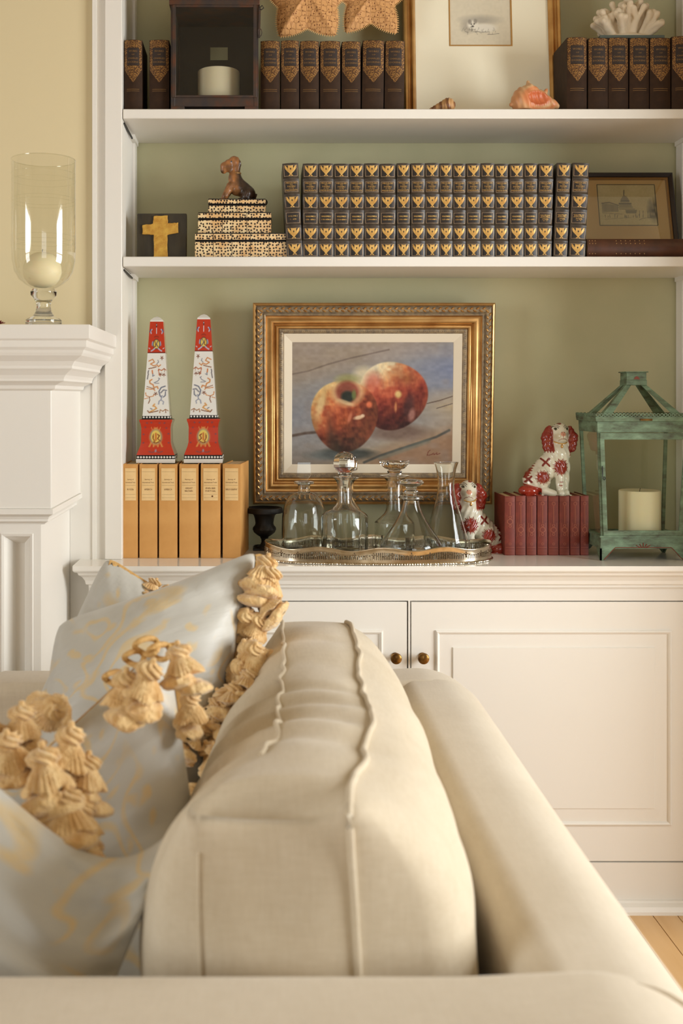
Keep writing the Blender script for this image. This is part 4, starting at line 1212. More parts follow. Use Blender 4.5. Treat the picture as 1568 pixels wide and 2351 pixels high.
L_([(0,.26),(.1,.235),(.22,.18),(.36,.13),(.6,.06)], .006, (104,90,82), .6); L_([(0,.765),(.08,.745),(.16,.735)], .010, (84,68,58), .9); L_([(.84,.50),(.92,.475),(1,.44)], .004, (84,66,56)); L_([(.9,.54),(1,.50)], .003, (70,60,60))
L_([(.45,.985),(.55,.93),(.66,.88),(.8,.82),(.9,.775),(.98,.72)], .009, (70,72,68), .85); L_([(.55,.95),(.7,.88),(.85,.81)], .016, (104,112,102), .5)
cv_.ell(.34,.915*A,.18,.035, (62,66,62), .6, .9); cv_.ell(.22,.93*A,.12,.03, (104,112,112), .8, .6); cv_.ell(.66,.735*A,.18,.05, (112,88,76), .7, .8)
def apple(cx, cy, rx, ry, rot, lightc, stops, seed, dark):
    dx, dy = cv_.x-cx, cv_.y-cy*A; c, s_ = math.cos(rot), math.sin(rot)
    u, v = (dx*c+dy*s_)/rx, (-dx*s_+dy*c)/ry
    r = np.sqrt(u*u+v*v)*(1-.03*np.cos(3*np.arctan2(v, u)+1)); m = np.clip((1-r)/.045+.5, 0, 1)
    lit = .5-.5*(u*.55+v*.75) + (n1_-.5)*.25 + (n3c-.5)*.12
    lit = np.clip(lit, 0, 1)
    col = np.zeros(cv_.a.shape)
    for k in range(3): col[..., k] = np.interp(lit, [p for p, _ in stops], [q[k] for _, q in stops])
    str_ = (vnoise(np.stack([(u*1.6+v*v*.5).ravel(), (v*.7+u*.3).ravel()], 1), 5, seed).reshape(r.shape)-.5)*2 + (vnoise(np.stack([(u*2-v*.4).ravel(), v.ravel()], 1), 11, seed+1).reshape(r.shape)-.5)
    col = col + np.clip(str_, -1.2, 1.2)[..., None]*np.array([22, 17, 9])
    dk = np.clip((r-.62)*1.6, 0, 1)*np.clip((v*.7-u*dark), 0, 1); col = col*(1-.55*dk[..., None])
    cv_.a = cv_.a*(1-m[..., None]) + col*m[..., None]; return u, v, m
ST2 = [(0,(70,30,24)),(.25,(112,42,30)),(.45,(160,66,46)),(.6,(184,92,62)),(.75,(206,142,96)),(.9,(222,200,158)),(1,(228,212,176))]
u, v, m = apple(.625,.435,.215,.212,.12, None, ST2, 4, .2)
cv_.put(m*np.clip(1-abs(u-.35)/.5,0,1)*np.clip(1-abs(v+.55)/.35,0,1)*.55, (134,98,48)); cv_.put(m*np.clip((v-.15)*1.2,0,1)*np.clip(.3-u,0,1)*.9, (70,26,24))
cv_.ell(.445,.27*A,.06,.05,(226,210,172),.9,.8); cv_.ell(.505,.33*A,.05,.06,(190,82,70),.9,.6); cv_.ell(.66,.425*A,.02,.022,(228,200,130),.8,.9); cv_.ell(.645,.53*A,.008,.03,(206,140,90),.8,.8); cv_.ell(.725,.53*A,.03,.075,(64,34,34),.8,.7,.2); cv_.ell(.745,.595*A,.02,.04,(170,120,108),.8,.8,.2)
ST1 = [(0,(60,40,30)),(.22,(104,50,30)),(.42,(160,76,46)),(.6,(190,98,62)),(.76,(206,150,92)),(.9,(222,190,128)),(1,(226,206,150))]
u, v, m = apple(.325,.60,.208,.222,-.1, None, ST1, 8, .55)
cv_.put(m*np.clip(1-abs(u+.45)/.22,0,1)*np.clip((v+.35)*1.2,0,1)*.75, (72,46,34)); cv_.put(m*np.clip(1-abs(u+.3)/.35,0,1)*np.clip((v-.35)*1.6,0,1)*.9, (54,48,38)); cv_.put(m*np.clip((u-.2)*1.3,0,1)*np.clip(v+.3,0,1)*.6, (196,92,54))
cv_.put(m*np.clip((-u-.8)*4,0,1)*np.clip(v*1.5,0,1)*.7,(150,138,78))
cv_.ell(.345,.40*A,.098,.088,(222,190,140),.5,.95,-.1); cv_.ell(.345,.30*A,.07,.03,(140,140,90),.9,.8); cv_.ell(.345,.405*A,.074,.066,(150,74,56),.4,.95); cv_.ell(.335,.40*A,.05,.05,(122,66,50),.8,.7); cv_.ell(.345,.445*A,.040,.036,(40,46,38),.5,1); cv_.ell(.385,.43*A,.014,.03,(110,128,72),.8,.8); cv_.ell(.33,.49*A,.055,.012,(226,196,150),.8,.7,.35)
cv_.ell(.18,.50*A,.022,.09,(222,196,140),.9,.8,.25); cv_.ell(.48,.51*A,.018,.020,(226,120,80),.7,.9); cv_.ell(.415,.615*A,.03,.012,(238,206,170),.8,.9,-.2); cv_.ell(.44,.60*A,.012,.010,(240,214,180),.8,.8); cv_.ell(.36,.615*A,.01,.035,(206,124,92),.9,.7,.3)
cv_.a = np.clip(cv_.a + (n3c[..., None]-.5)*14 + (n2c[..., None]-.5)*10, 0, 255)
def sig(pts): cv_.line([(a, b*A) for a, b in pts], .0028, (112,56,40), .9, .5)
sig([(.862,.885),(.85,.90),(.845,.925),(.858,.925),(.873,.918)]); sig([(.875,.918),(.882,.908),(.89,.918),(.885,.922),(.896,.915),(.905,.905),(.903,.92),(.915,.915),(.925,.91)])
cv_.sheet('canvas', lambda u, v: (-pw+2*pw*u, .0205, .1075+2*ph*v), M['oil'], fr, local=True)

# ---- the mounted drawing in the thin gilt frame on the top shelf
dM = 2.955
mt = thing('framed_drawing', 'small pencil drawing of a resting dog in a wide cream mount and thin gilt frame', 'picture', (X(1111, dM), dM, ZA1+.0028), (-R(5.5), 0, 0))
mw = (1293-930)*PXM(dM)/2; mh = .50/2
zb_ = 0.0
g = G(); rect_ring(g, 0, mh, 0, mw, mh, [(0,-.022),(0,.004),(.003,.008),(.009,.008),(.012,.004),(.015,.002),(.022,.007),(.026,.007),(.029,.002),(.0325,-.004)])
new('gilt_frame', g, M['gold'], mt, local=True, smooth=False)
ww, wh = (1180-1037)*PXM(dM)/2, .085
wz = 2*mh*.0 + (Z(107, dM+.02) - ZA1) + wh + .004
g = G(); wx = (1108.5-1111)*PXM(dM)
a, b = mw-.031, mh-.031
o4 = [(-a,.006,mh-b),(a,.006,mh-b),(a,.006,mh+b),(-a,.006,mh+b)]; i4 = [(wx-ww,.006,wz-wh),(wx+ww,.006,wz-wh),(wx+ww,.006,wz+wh),(wx-ww,.006,wz+wh)]
g.add(o4+i4, [(i, (i+1)%4, 4+(i+1)%4, 4+i) for i in range(4)])
new('mount', g, M['matboard'], mt, local=True, smooth=False)
g = G(); rect_ring(g, wx, wz, .006, ww+.002, wh+.002, [(0,.0008),(.0035,.0008),(.0035,-.002)])
new('slip', g, M['cuffgold'], mt, local=True, smooth=False)
c2_ = Canvas(90, int(90*wh/ww), (226,216,192)); B = c2_.as_
c2_.a += (c2_.noise(30, 2)[..., None]-.5)*6
def sk(pts, w0=.006, col=(120,114,104), op=.7): c2_.line([(p[0], p[1]) for p in pts], w0, col, op, .8)
yb = B - .30
c2_.ell(.50, yb-.13, .26, .07, (168,162,150), 1.2, .7); c2_.ell(.30, yb-.02, .10, .09, (160,152,140), 1.2, .6)
c2_.ell(.56, yb, .20, .07, (236,230,214), .5, 1); c2_.ell(.38, yb-.05, .09, .075, (238,232,216), .5, 1); c2_.ell(.33, yb-.10, .03, .04, (150,142,130), .6, .8); c2_.ell(.42, yb-.11, .03, .04, (150,142,130), .6, .8)
c2_.ell(.355, yb-.06, .012, .010, (70,66,60), .8, 1); c2_.ell(.40, yb-.065, .012, .010, (70,66,60), .8, 1); c2_.ell(.375, yb-.025, .02, .014, (80,74,68), .8, 1)
for i in range(30):
    a_ = random.uniform(.22, .72); sk([(a_, yb+random.uniform(-.02,.08)), (a_+random.uniform(-.03,.06), yb+random.uniform(.02,.11))], .005, (130,124,112), .5)
sk([(.62,yb+.11),(.80,yb+.10)], .006, (130,122,108), .8); sk([(.4,yb+.06),(.5,yb+.07),(.62,yb+.07)], .006)
c2_.sheet('drawing', lambda u, v: (wx-ww+2*ww*u, .0075, wz-wh+2*wh*v), M['print'], mt, local=True)
new('backing', G().box(-mw+.004, mw-.004, .0085, .02, .004, 2*mh-.004), M['darkwood'], mt, local=True, smooth=False)

# ---- etching of the domed building in its dark frame
dE = 2.968
eb = ZB1+.0040; ew = .255/2
et = thing('framed_etching', 'etching of a domed public building in a dark frame behind the flat volume', 'picture', (X(1427, dE), dE, eb), (-R(14), 0, 0))
eh = .262/2; ew = (1562-1292)*PXM(dE)/2
g = G(); rect_ring(g, 0, eh, 0, ew, eh, [(0,-.016),(0,.006),(.004,.009),(.012,.006),(.0135,.004)])
new('dark_frame', g, M['darkwood'], et, local=True, smooth=False)
g = G(); rect_ring(g, 0, eh, 0, ew-.0135, eh-.0135, [(0,.004),(.002,.005),(.005,.001),(.006,-.001)]); new('gilt_slip', g, M['dimgold'], et, local=True, smooth=False)
sx0, sx1 = X(1375, 3.0)-et.location.x, X(1511, 3.0)-et.location.x; sz1 = (Z(418, 3.0)-eb)/math.cos(R(14)); sz0 = (Z(517, 2.985)-eb)/math.cos(R(14))
c3 = Canvas(140, int(140*(sz1-sz0)/(sx1-sx0)), (196,178,136)); E = c3.as_
c3.a += (c3.noise(50, 2)[..., None]-.5)*10
c3.put(np.clip(1-c3.y/E*1.6, 0, 1)*np.clip((c3.noise(4, 5)-.2), 0, 1)*.5, (150,134,100))
for (x0_, x1_, y0_, y1_) in ((0,1,0,1),): c3.line([(.012,.012),(.988,.012),(.988,E-.012),(.012,E-.012),(.012,.012)], .007, (74,58,40), .95, .3)
ik = (84,78,72)
def k3(pts, w0=.006, op=.8, col=ik): c3.line([(a, b*E) for a, b in pts], w0, col, op, .7)
c3.poly([(.07,.46*E),(.2,.44*E),(.34,.50*E),(.34,.66*E),(.07,.68*E)], (168,154,124), .8)
for i in range(12): k3([(.08+i*.023, .47+.004*i), (.08+i*.023, .66)], .005, .8)
k3([(.07,.46),(.2,.44),(.35,.51)], .008, .8); k3([(.07,.69),(.4,.72)], .006, .5)
c3.poly([(.38,.44*E),(.40,.36*E),(.43,.30*E),(.465,.27*E),(.50,.30*E),(.53,.36*E),(.545,.44*E)], (130,120,104), .85)
k3([(.455,.27),(.46,.2),(.465,.15)], .009, .9); k3([(.37,.47),(.56,.47)], .016, .8); c3.poly([(.36,.48*E),(.57,.48*E),(.60,.58*E),(.34,.58*E)], (140,130,108), .6); k3([(.40,.40),(.54,.40)], .007, .6)
for i in range(9): k3([(.39+i*.02,.49),(.385+i*.021,.55)], .004, .5)
c3.poly([(.46,.62*E),(.66,.62*E),(.64,.70*E),(.47,.70*E)], (110,104,92), .75); k3([(.36,.60),(.62,.60)], .006, .6)
c3.put(np.clip(1-np.hypot((c3.x-.95)/.14, (c3.y/E-.62)/.34), 0, 1)*1.4*np.clip(c3.noise(18, 7)+.2, 0, 1), (70,64,54))
for i in range(16):
    a_ = random.uniform(.06, .92); k3([(a_,.75+random.uniform(-.03,.02)),(a_+random.uniform(-.01,.01),.80)], .006, .7)
for a_ in (.70,.76,.84,.88): k3([(a_,.64),(a_-.01,.80)], .005, .8)
k3([(.68,.86),(.74,.82),(.9,.80)], .005, .6); k3([(.1,.84),(.55,.80)], .006, .3)
c3.sheet('etching', lambda u, v: (sx0+(sx1-sx0)*u, .0018, sz0+(sz1-sz0)*v), M['print'], et, local=True)
new('mount', G().box(-ew+.018, ew-.018, .002, .004, .018, 2*eh-.018), mat('buff_mount', (196,158,104), .85), et, local=True, smooth=False)
new('glazing', G().add([(-ew+.0135,-.002,.0135),(ew-.0135,-.002,.0135),(ew-.0135,-.002,2*eh-.0135),(-ew+.0135,-.002,2*eh-.0135)], [(0,1,2,3)]), M['pane'], et, local=True, smooth=False)
new('backing', G().box(-ew+.003, ew-.003, .0045, .014, .003, 2*eh-.003), M['darkwood'], et, local=True, smooth=False)

# ---- gold cross plaque
dP = 2.86; pl0, pl1 = X(314, dP), X(428, dP); pz1 = Z(490, dP)
pq = thing('cross_plaque', 'small dark plaque with a rough gold cross standing beside the spotted boxes', 'plaque', ((pl0+pl1)/2, dP, ZB1+.0018), (-R(4), 0, 0))
pw2 = (pl1-pl0)/2; ph2 = (pz1-ZB1)
g = G(); 
g.box(-pw2, pw2, 0, .018, 0, ph2)
new('board', g, M['crossboard'], pq, local=True, bevel=.002)
s_ = PXM(dP); mx = lambda p: (p-371)*s_; mz = lambda p: (588-p)*s_+.001*0+(Z(588, dP)-ZB1)
cr = [(353,600),(353,541),(327,539),(326,518),(351,515),(352,497),(384,496),(385,514),(409,512),(409,536),(384,541),(385,600)]
g = G(); pts = []
for i, p in enumerate(cr):
    q = cr[(i+1) % len(cr)]
    for t in range(5): pts.append((p[0]+(q[0]-p[0])*t/5+random.uniform(-.7,.7), p[1]+(q[1]-p[1])*t/5+random.uniform(-.7,.7)))
pts = [(mx(a), max(0.0005, mz(b))) for a, b in pts]
g.prism(pts, lambda a,b: (a, 0, b), lambda a,b: (a, -.0045, b))
new('cross', g, M['crossgold'], pq, local=True, smooth=False, bevel=.001)
# ================================================================== china, glass, lanterns and the rest
# ---- spotted boxes, a stack of three
def spotted(label, px0, px1, pyt, pym, ztop, z0, d, cols, rotz, dep):
    x0, x1 = X(px0, d), X(px1, d); cx = (x0+x1)/2; hw = (x1-x0)/2; h = ztop-z0; hm = Z(pym, d)-z0
    r = thing('spotted_box', label, 'box', (cx, d+dep/2, z0+.0004), (0, 0, R(rotz)), 'stack of spotted bone boxes')
    y0 = -dep/2
    new('box_body', G().box(-hw+.0015, hw-.0015, y0+.0015, dep/2-.0015, 0, hm-.001), M['blacklac'], r, local=True, smooth=False)
    ld = new('lid', G().box(-hw+.001, hw-.001, y0+.001, dep/2-.001, hm+.0006, h-.0004), M['blacklac'], r, local=True, bevel=.0008)
    n = cols
    for i in range(n):
        a = -hw+2*hw*i/n; b = -hw+2*hw*(i+1)/n
        for par, za, zb in ((r, .0008, hm-.003), (r, hm+.0028, h-.003)):
            new('bone_panel', G().box(a+.0007, b-.0007, y0, y0+.003, za, zb), M['bone'], r, local=True, bevel=.0005, seg=1)
    m_ = max(2, n-2)
    for s_ in (-1, 1):
        for i in range(m_):
            a = y0+.003+(dep-.006)*i/m_; b = y0+.003+(dep-.006)*(i+1)/m_
            for za, zb in ((.0008, hm-.003), (hm+.0028, h-.003)):
                new('bone_panel', G().box(min(s_*hw, s_*(hw-.002)), max(s_*hw, s_*(hw-.002)), a+.0006, b-.0006, za, zb), M['bone'], r, local=True, smooth=False)
    return r
zb1 = Z(534.5, 2.832); zb2 = Z(487, 2.845); zb3 = Z(456, 2.858)
spotted('widest spotted bone box, at the bottom of the stack, beside the gold cross', 447, 660, 535, 553, zb1, ZB1, 2.832, 5, 0, .13)
spotted('middle-sized spotted bone box in the middle of the stack', 455, 624, 488, 503, zb2, zb1, 2.845, 3, -1.2, .115)
b3_ = spotted('smallest spotted bone box on top of the stack, carrying the terrier', 477, 610, 456, 470, zb3, zb2, 2.858, 2, .8, .10)
g = G(); hx = X(613, 2.87)
g.tube([(hx+.006*math.cos(a)-.002, 2.875, zb3-.004+.007*math.sin(a)) for a in [2*PI*i/20 for i in range(20)]], .0026, 8, True)
tag_ = new('ring_handle', G().tube([(.0725+.0055*math.cos(a), -.01, zb3-zb2-.003+.0065*math.sin(a)) for a in [2*PI*i/20 for i in range(20)]], .0026, 8, True), M['iron'], b3_, local=True)

# ---- bronzed terrier
dD = 2.905; kd = PXM(dD)/12.06
def TD(cx, cy): return ((cx-760)*kd, 0, (1262-cy)*kd)
def sdf_terrier(p):
    def C(a, b, r0, r1, y=0, sy=1.0):
        a = TD(*a); b = TD(*b); return s_cap(p, (a[0], y, a[2]), (b[0], y, b[2]), r0*kd, r1*kd, sy)
    d = C((570,290), (610,420), 155, 140)
    d = smin(d, C((420,340), (480,440), 120, 110), 40*kd)
    d = smin(d, C((300,400), (285,480), 115, 95), 45*kd)
    d = smin(d, C((330,420), (480,430), 100, 110), 30*kd)
    d = smin(d, C((600,430), (600,640), 125, 150), 40*kd)
    d = smin(d, C((590,690), (640,930), 175, 190), 60*kd)
    d = smin(d, C((640,800), (960,1080), 180, 205), 70*kd)
    for s_ in (-1, 1):
        y = s_*95*kd
        d = smin(d, C((470,900), (330,1130), 110, 85, y), 40*kd); d = smin(d, C((330,1130), (270,1240), 82, 70, y), 25*kd); d = smin(d, C((270,1238), (215,1246), 62, 50, y), 20*kd)
        d = smin(d, C((940,1080), (900,1160), 150, 140, s_*110*kd), 40*kd); d = smin(d, C((960,1225), (720,1240), 60, 48, s_*150*kd), 25*kd)
        d = smin(d, C((640,250), (690,330), 75, 70, s_*120*kd, .6), 18*kd); d = smin(d, C((690,330), (660,500), 80, 55, s_*135*kd, .5), 14*kd)
    d = smin(d, C((1130,1180), (1190,1090), 50, 25), 20*kd)
    return np.maximum(d, -p[:,2]) + .0006*(vnoise(p, 260, 2)-.5)
g = surfnet(sdf_terrier, (-.062, -.032, -.002), (.050, .032, .112), .0013)
te = thing('terrier_figurine', 'small bronze-brown seated terrier figurine on top of the spotted boxes', 'figurine', (X(553, dD), dD, zb3+.0006)); te.scale = (1, 1, 1.12)
bo = new('body', g, M['bronze'], te, local=True, angle=180)
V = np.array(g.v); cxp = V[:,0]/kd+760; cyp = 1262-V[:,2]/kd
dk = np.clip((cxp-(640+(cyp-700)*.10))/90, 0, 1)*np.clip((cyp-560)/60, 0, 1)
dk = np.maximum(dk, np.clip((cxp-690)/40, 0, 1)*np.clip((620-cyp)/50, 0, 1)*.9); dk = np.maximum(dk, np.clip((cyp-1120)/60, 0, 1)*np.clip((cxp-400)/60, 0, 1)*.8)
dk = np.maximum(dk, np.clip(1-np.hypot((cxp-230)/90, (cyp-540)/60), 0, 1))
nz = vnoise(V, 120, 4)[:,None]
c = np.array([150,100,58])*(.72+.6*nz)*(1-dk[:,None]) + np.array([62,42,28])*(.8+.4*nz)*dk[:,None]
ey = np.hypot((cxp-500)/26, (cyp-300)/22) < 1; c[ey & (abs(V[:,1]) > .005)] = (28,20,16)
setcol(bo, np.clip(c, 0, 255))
g = G().lathe([(.0150,-.002),(.0160,-.0015),(.0164,0),(.0160,.0015),(.0150,.002)], n=28); g.v = [(x*1.0+(600-760)*kd, y*.92, z+(1262-585)*kd+.12*x) for x,y,z in g.v]
new('collar', g, M['dimgold'], te, local=True)

# ---- the two painted china spaniels
def spaniel(label, base_px, base_py, d, mirror):
    k = PXM(d)/9.8; sg = -1 if mirror else 1
    T = lambda cx, cy, y=0: (sg*(cx-820)*k, y*k, (1735-cy)*k)
    def sdf(p):
        def C(a, b, r0, r1, sy=1.0): return s_cap(p, T(*a), T(*b), r0*k, r1*k, sy)
        def El(c, r): return s_ell(p, T(*c), tuple(q*k for q in r))
        d_ = El((1025,320,-10), (205,190,235))
        d_ = smin(d_, El((1030,390,-150), (120,110,110)), 60*k); d_ = smin(d_, El((1035,470,-120), (130,95,60)), 40*k)
        d_ = smin(d_, C((1020,520,0), (1010,760,10), 170, 235), 70*k)
        d_ = smin(d_, C((1000,800,10), (980,1120,-10), 240, 215), 80*k)
        d_ = smin(d_, C((900,860,60), (520,1380,110), 210, 290), 120*k)
        d_ = smin(d_, El((520,1420,40), (300,250,290)), 70*k)
        d_ = smin(d_, El((600,1320,-150), (190,130,230)), 60*k)
        d_ = smin(d_, C((990,1080,-120), (1000,1600,-150), 120, 85), 50*k); d_ = smin(d_, C((1000,1640,-150), (1010,1660,-230), 90, 75), 25*k)
        d_ = smin(d_, C((1150,1020,40), (1130,1600,20), 120, 95), 60*k); d_ = smin(d_, C((1130,1640,0), (1150,1660,-80), 90, 75), 25*k)
        d_ = smin(d_, C((640,1600,-200), (820,1660,-250), 95, 80), 40*k)
        for x_, s_ in ((735,1), (1300,-1)):
            e = C((x_+s_*60,245,30), (x_,420,-10), 95, 130, .8); e = smin(e, C((x_,420,-10), (x_+s_*10,650,-10), 130, 105, .8), 30*k)
            e = e + 7*k*np.sin((p[:,2]/k)*.055+3*np.sin(p[:,0]/k*.02)); d_ = smin(d_, e, 22*k)
        d_ = smin(d_, El((320,1610,-60), (240,200,140)), 20*k)
        bs = np.maximum(np.maximum(abs(p[:,0]-T(720,0)[0])-510*k, abs(p[:,1]-30*k)-260*k), abs(p[:,2]-20*k)-28*k)
        d_ = smin(d_, bs, 30*k)
        wv = np.sin(p[:,0]/k*.05*sg + p[:,2]/k*.022 + 2.2*vnoise(p, 60, 3))
        return np.maximum(d_ + 7*k*wv*np.clip((p[:,2]/k-150)/200, 0, 1)*np.clip((1150-p[:,2]/k)/100, 0, 1), -p[:,2])
    xs = sorted([T(30,0)[0], T(1450,0)[0]])
    g = surfnet(sdf, (xs[0], -460*k, -.002), (xs[1], 480*k, 1690*k), .00175)
    r = thing('china_dog', label, 'figurine', (X(base_px, d), d, Z(base_py, d)), group='pair of china spaniels')
    o = new('body', g, M['porcelain'], r, local=True, angle=180)
    V = np.array(g.v); cx = sg*V[:,0]/k+820; cy = 1735-V[:,2]/k; yy = V[:,1]/k
    nz = vnoise(V, 220, 6); c = np.tile(np.array([226,220,200.]), (len(V), 1))
    def put(m, col, op=1.0):
        m = np.clip(m, 0, 1)[:,None]*op; c[:] = c*(1-m)+np.array(col, float)*m
    red = (138,38,25)
    ang = lambda x0, y0: np.arctan2(cy-y0, cx-x0)
    def patch(x0, y0, rx, ry, f=26):
        a = ang(x0, y0); rr = np.hypot((cx-x0)/rx, (cy-y0)/ry); e = 1+.13*np.sin(f*a)+.08*np.sin(f*.5*a+1)
        put((e-rr)/.06, red); put(np.clip((e-rr)/.3, 0, 1)*np.clip(np.sin(cx*.09+cy*.03)-.4, 0, 1), (196,110,84), .5)
    front = yy < 60
    patch(1000, 1075, 160, 175); patch(590, 1300, 150, 145)
    def X_(x0, y0, s_):
        for a, b in (((-1,-.9),(.9,1)), ((.9,-1),(-.9,.9))):
            ax, ay, bx, by = x0+a[0]*s_, y0+a[1]*s_, x0+b[0]*s_, y0+b[1]*s_
            t = np.clip(((cx-ax)*(bx-ax)+(cy-ay)*(by-ay))/((bx-ax)**2+(by-ay)**2), 0, 1)
            put(((22-np.hypot(cx-ax-t*(bx-ax), cy-ay-t*(by-ay)))/6+.5)*front, (130,36,26))
    X_(680, 970, 80); X_(295, 1350, 62)
    # back stripe, ears, tail
    lx = 620-(cy-760)*.62; put((30+18*np.sin(cy*.12)-(cx-(lx-20)))/12*((cy > 760) & (cy < 1330)), red)
    put(np.where(cx < 880, 1, 0)*np.clip((858-cx+(cy-400)*.05)/14, 0, 1)*np.clip((745+22*np.sin(cx*.13)-cy)/10, 0, 1)*np.clip((cy-120)/20,0,1), red); put(np.clip((cx-1195+12*np.sin(cy*.03))/14, 0, 1)*np.clip((830-cy)/12, 0, 1)*np.clip((cy-130)/20,0,1), red)
    put(np.clip((cy-(1440+.28*(cx-200)+30*((cx-330)/200)**2*0))/12, 0, 1)*np.clip((565-cx)/10, 0, 1), (158,44,28))
    put(np.clip(np.sin(cx*.075)-.55, 0, 1)*np.clip((cy-1480)/40,0,1)*np.clip((540-cx)/10,0,1), (196,96,66), .5)
    for x0, y0 in ((1005,1405),(990,1480)): put((1-np.hypot((cx-x0)/50, (cy-y0)/16))/.3*front, (140,36,26))
    put((1-np.hypot((cx-985)/60, (cy-105)/25))/.3*front, (120,34,26))
    put(np.clip((1-np.hypot((cx-920)/95, (cy-390)/90))/.5,0,1)*front, (190,172,128), .45); put(np.clip((1-np.hypot((cx-1160)/70, (cy-360)/80))/.5,0,1)*front, (150,142,120), .4)
    put((1-np.hypot((cx-1042)/68, (cy-335)/58))/.25*front, (214,140,112), .85); put((1-np.hypot((cx-1015)/12, (cy-300)/14))/.4*front, (70,30,24)); put((1-np.hypot((cx-1075)/12, (cy-300)/14))/.4*front, (70,30,24))
    for x0, s_ in ((893, 1), (1160, -1)):
        put((1-np.hypot((cx-x0)/62, (cy-222)/44))/.2*front, (236,230,212)); put((1-np.hypot((cx-x0-4*s_)/36, (cy-222)/36))/.2*front, (96,92,66)); put((1-np.hypot((cx-x0-4*s_)/18, (cy-222)/20))/.3*front, (20,16,14))
        a = np.hypot((cx-x0)/66, (cy-225)/56); put((1-abs(a-1)/.14)/.5*(cy < 215)*front, (40,30,26))
        a = np.hypot((cx-x0)/98, (cy-225)/90); put((1-abs(a-1)/.10)/.5*(cy < 180)*(s_*(cx-x0) > -20)*front, (70,56,46), .8)
    ml = 440+((cx-1045)/80)**2*28; put((9-abs(cy-ml))/5*(abs(cx-1045) < 105)*front, (120,48,36)); put((8-abs(cx-1040))/5*((cy > 340) & (cy < 440))*front, (150,80,62), .7)
    setcol(o, np.clip(c, 0, 255))
    ch = G(); pts = [T(860,505,-120), T(900,530,-190), T(960,545,-245), T(1020,552,-265), T(1080,545,-250), T(1140,520,-180)]
    ch.tube(pts, 13*k, 8)
    lk = [T(1000,575,-262), T(1030,640,-268)]; ch2 = G().tube(lk, 22*k, 8)
    new('collar', ch, M['goldflat'], r, local=True); new('locket', G().ball(T(1005,605,-262), 30*k, 16*k, 45*k, 12, 8), M['gold'], r, local=True)
    return r
spaniel('white china spaniel with red patches sitting on top of the red volumes', 1264, 1138.6, 2.925, False)
kx_ = 2.905
spaniel('white china spaniel with red patches on the worktop beside the silver tray', 1095, 1270.8, 2.935, True)

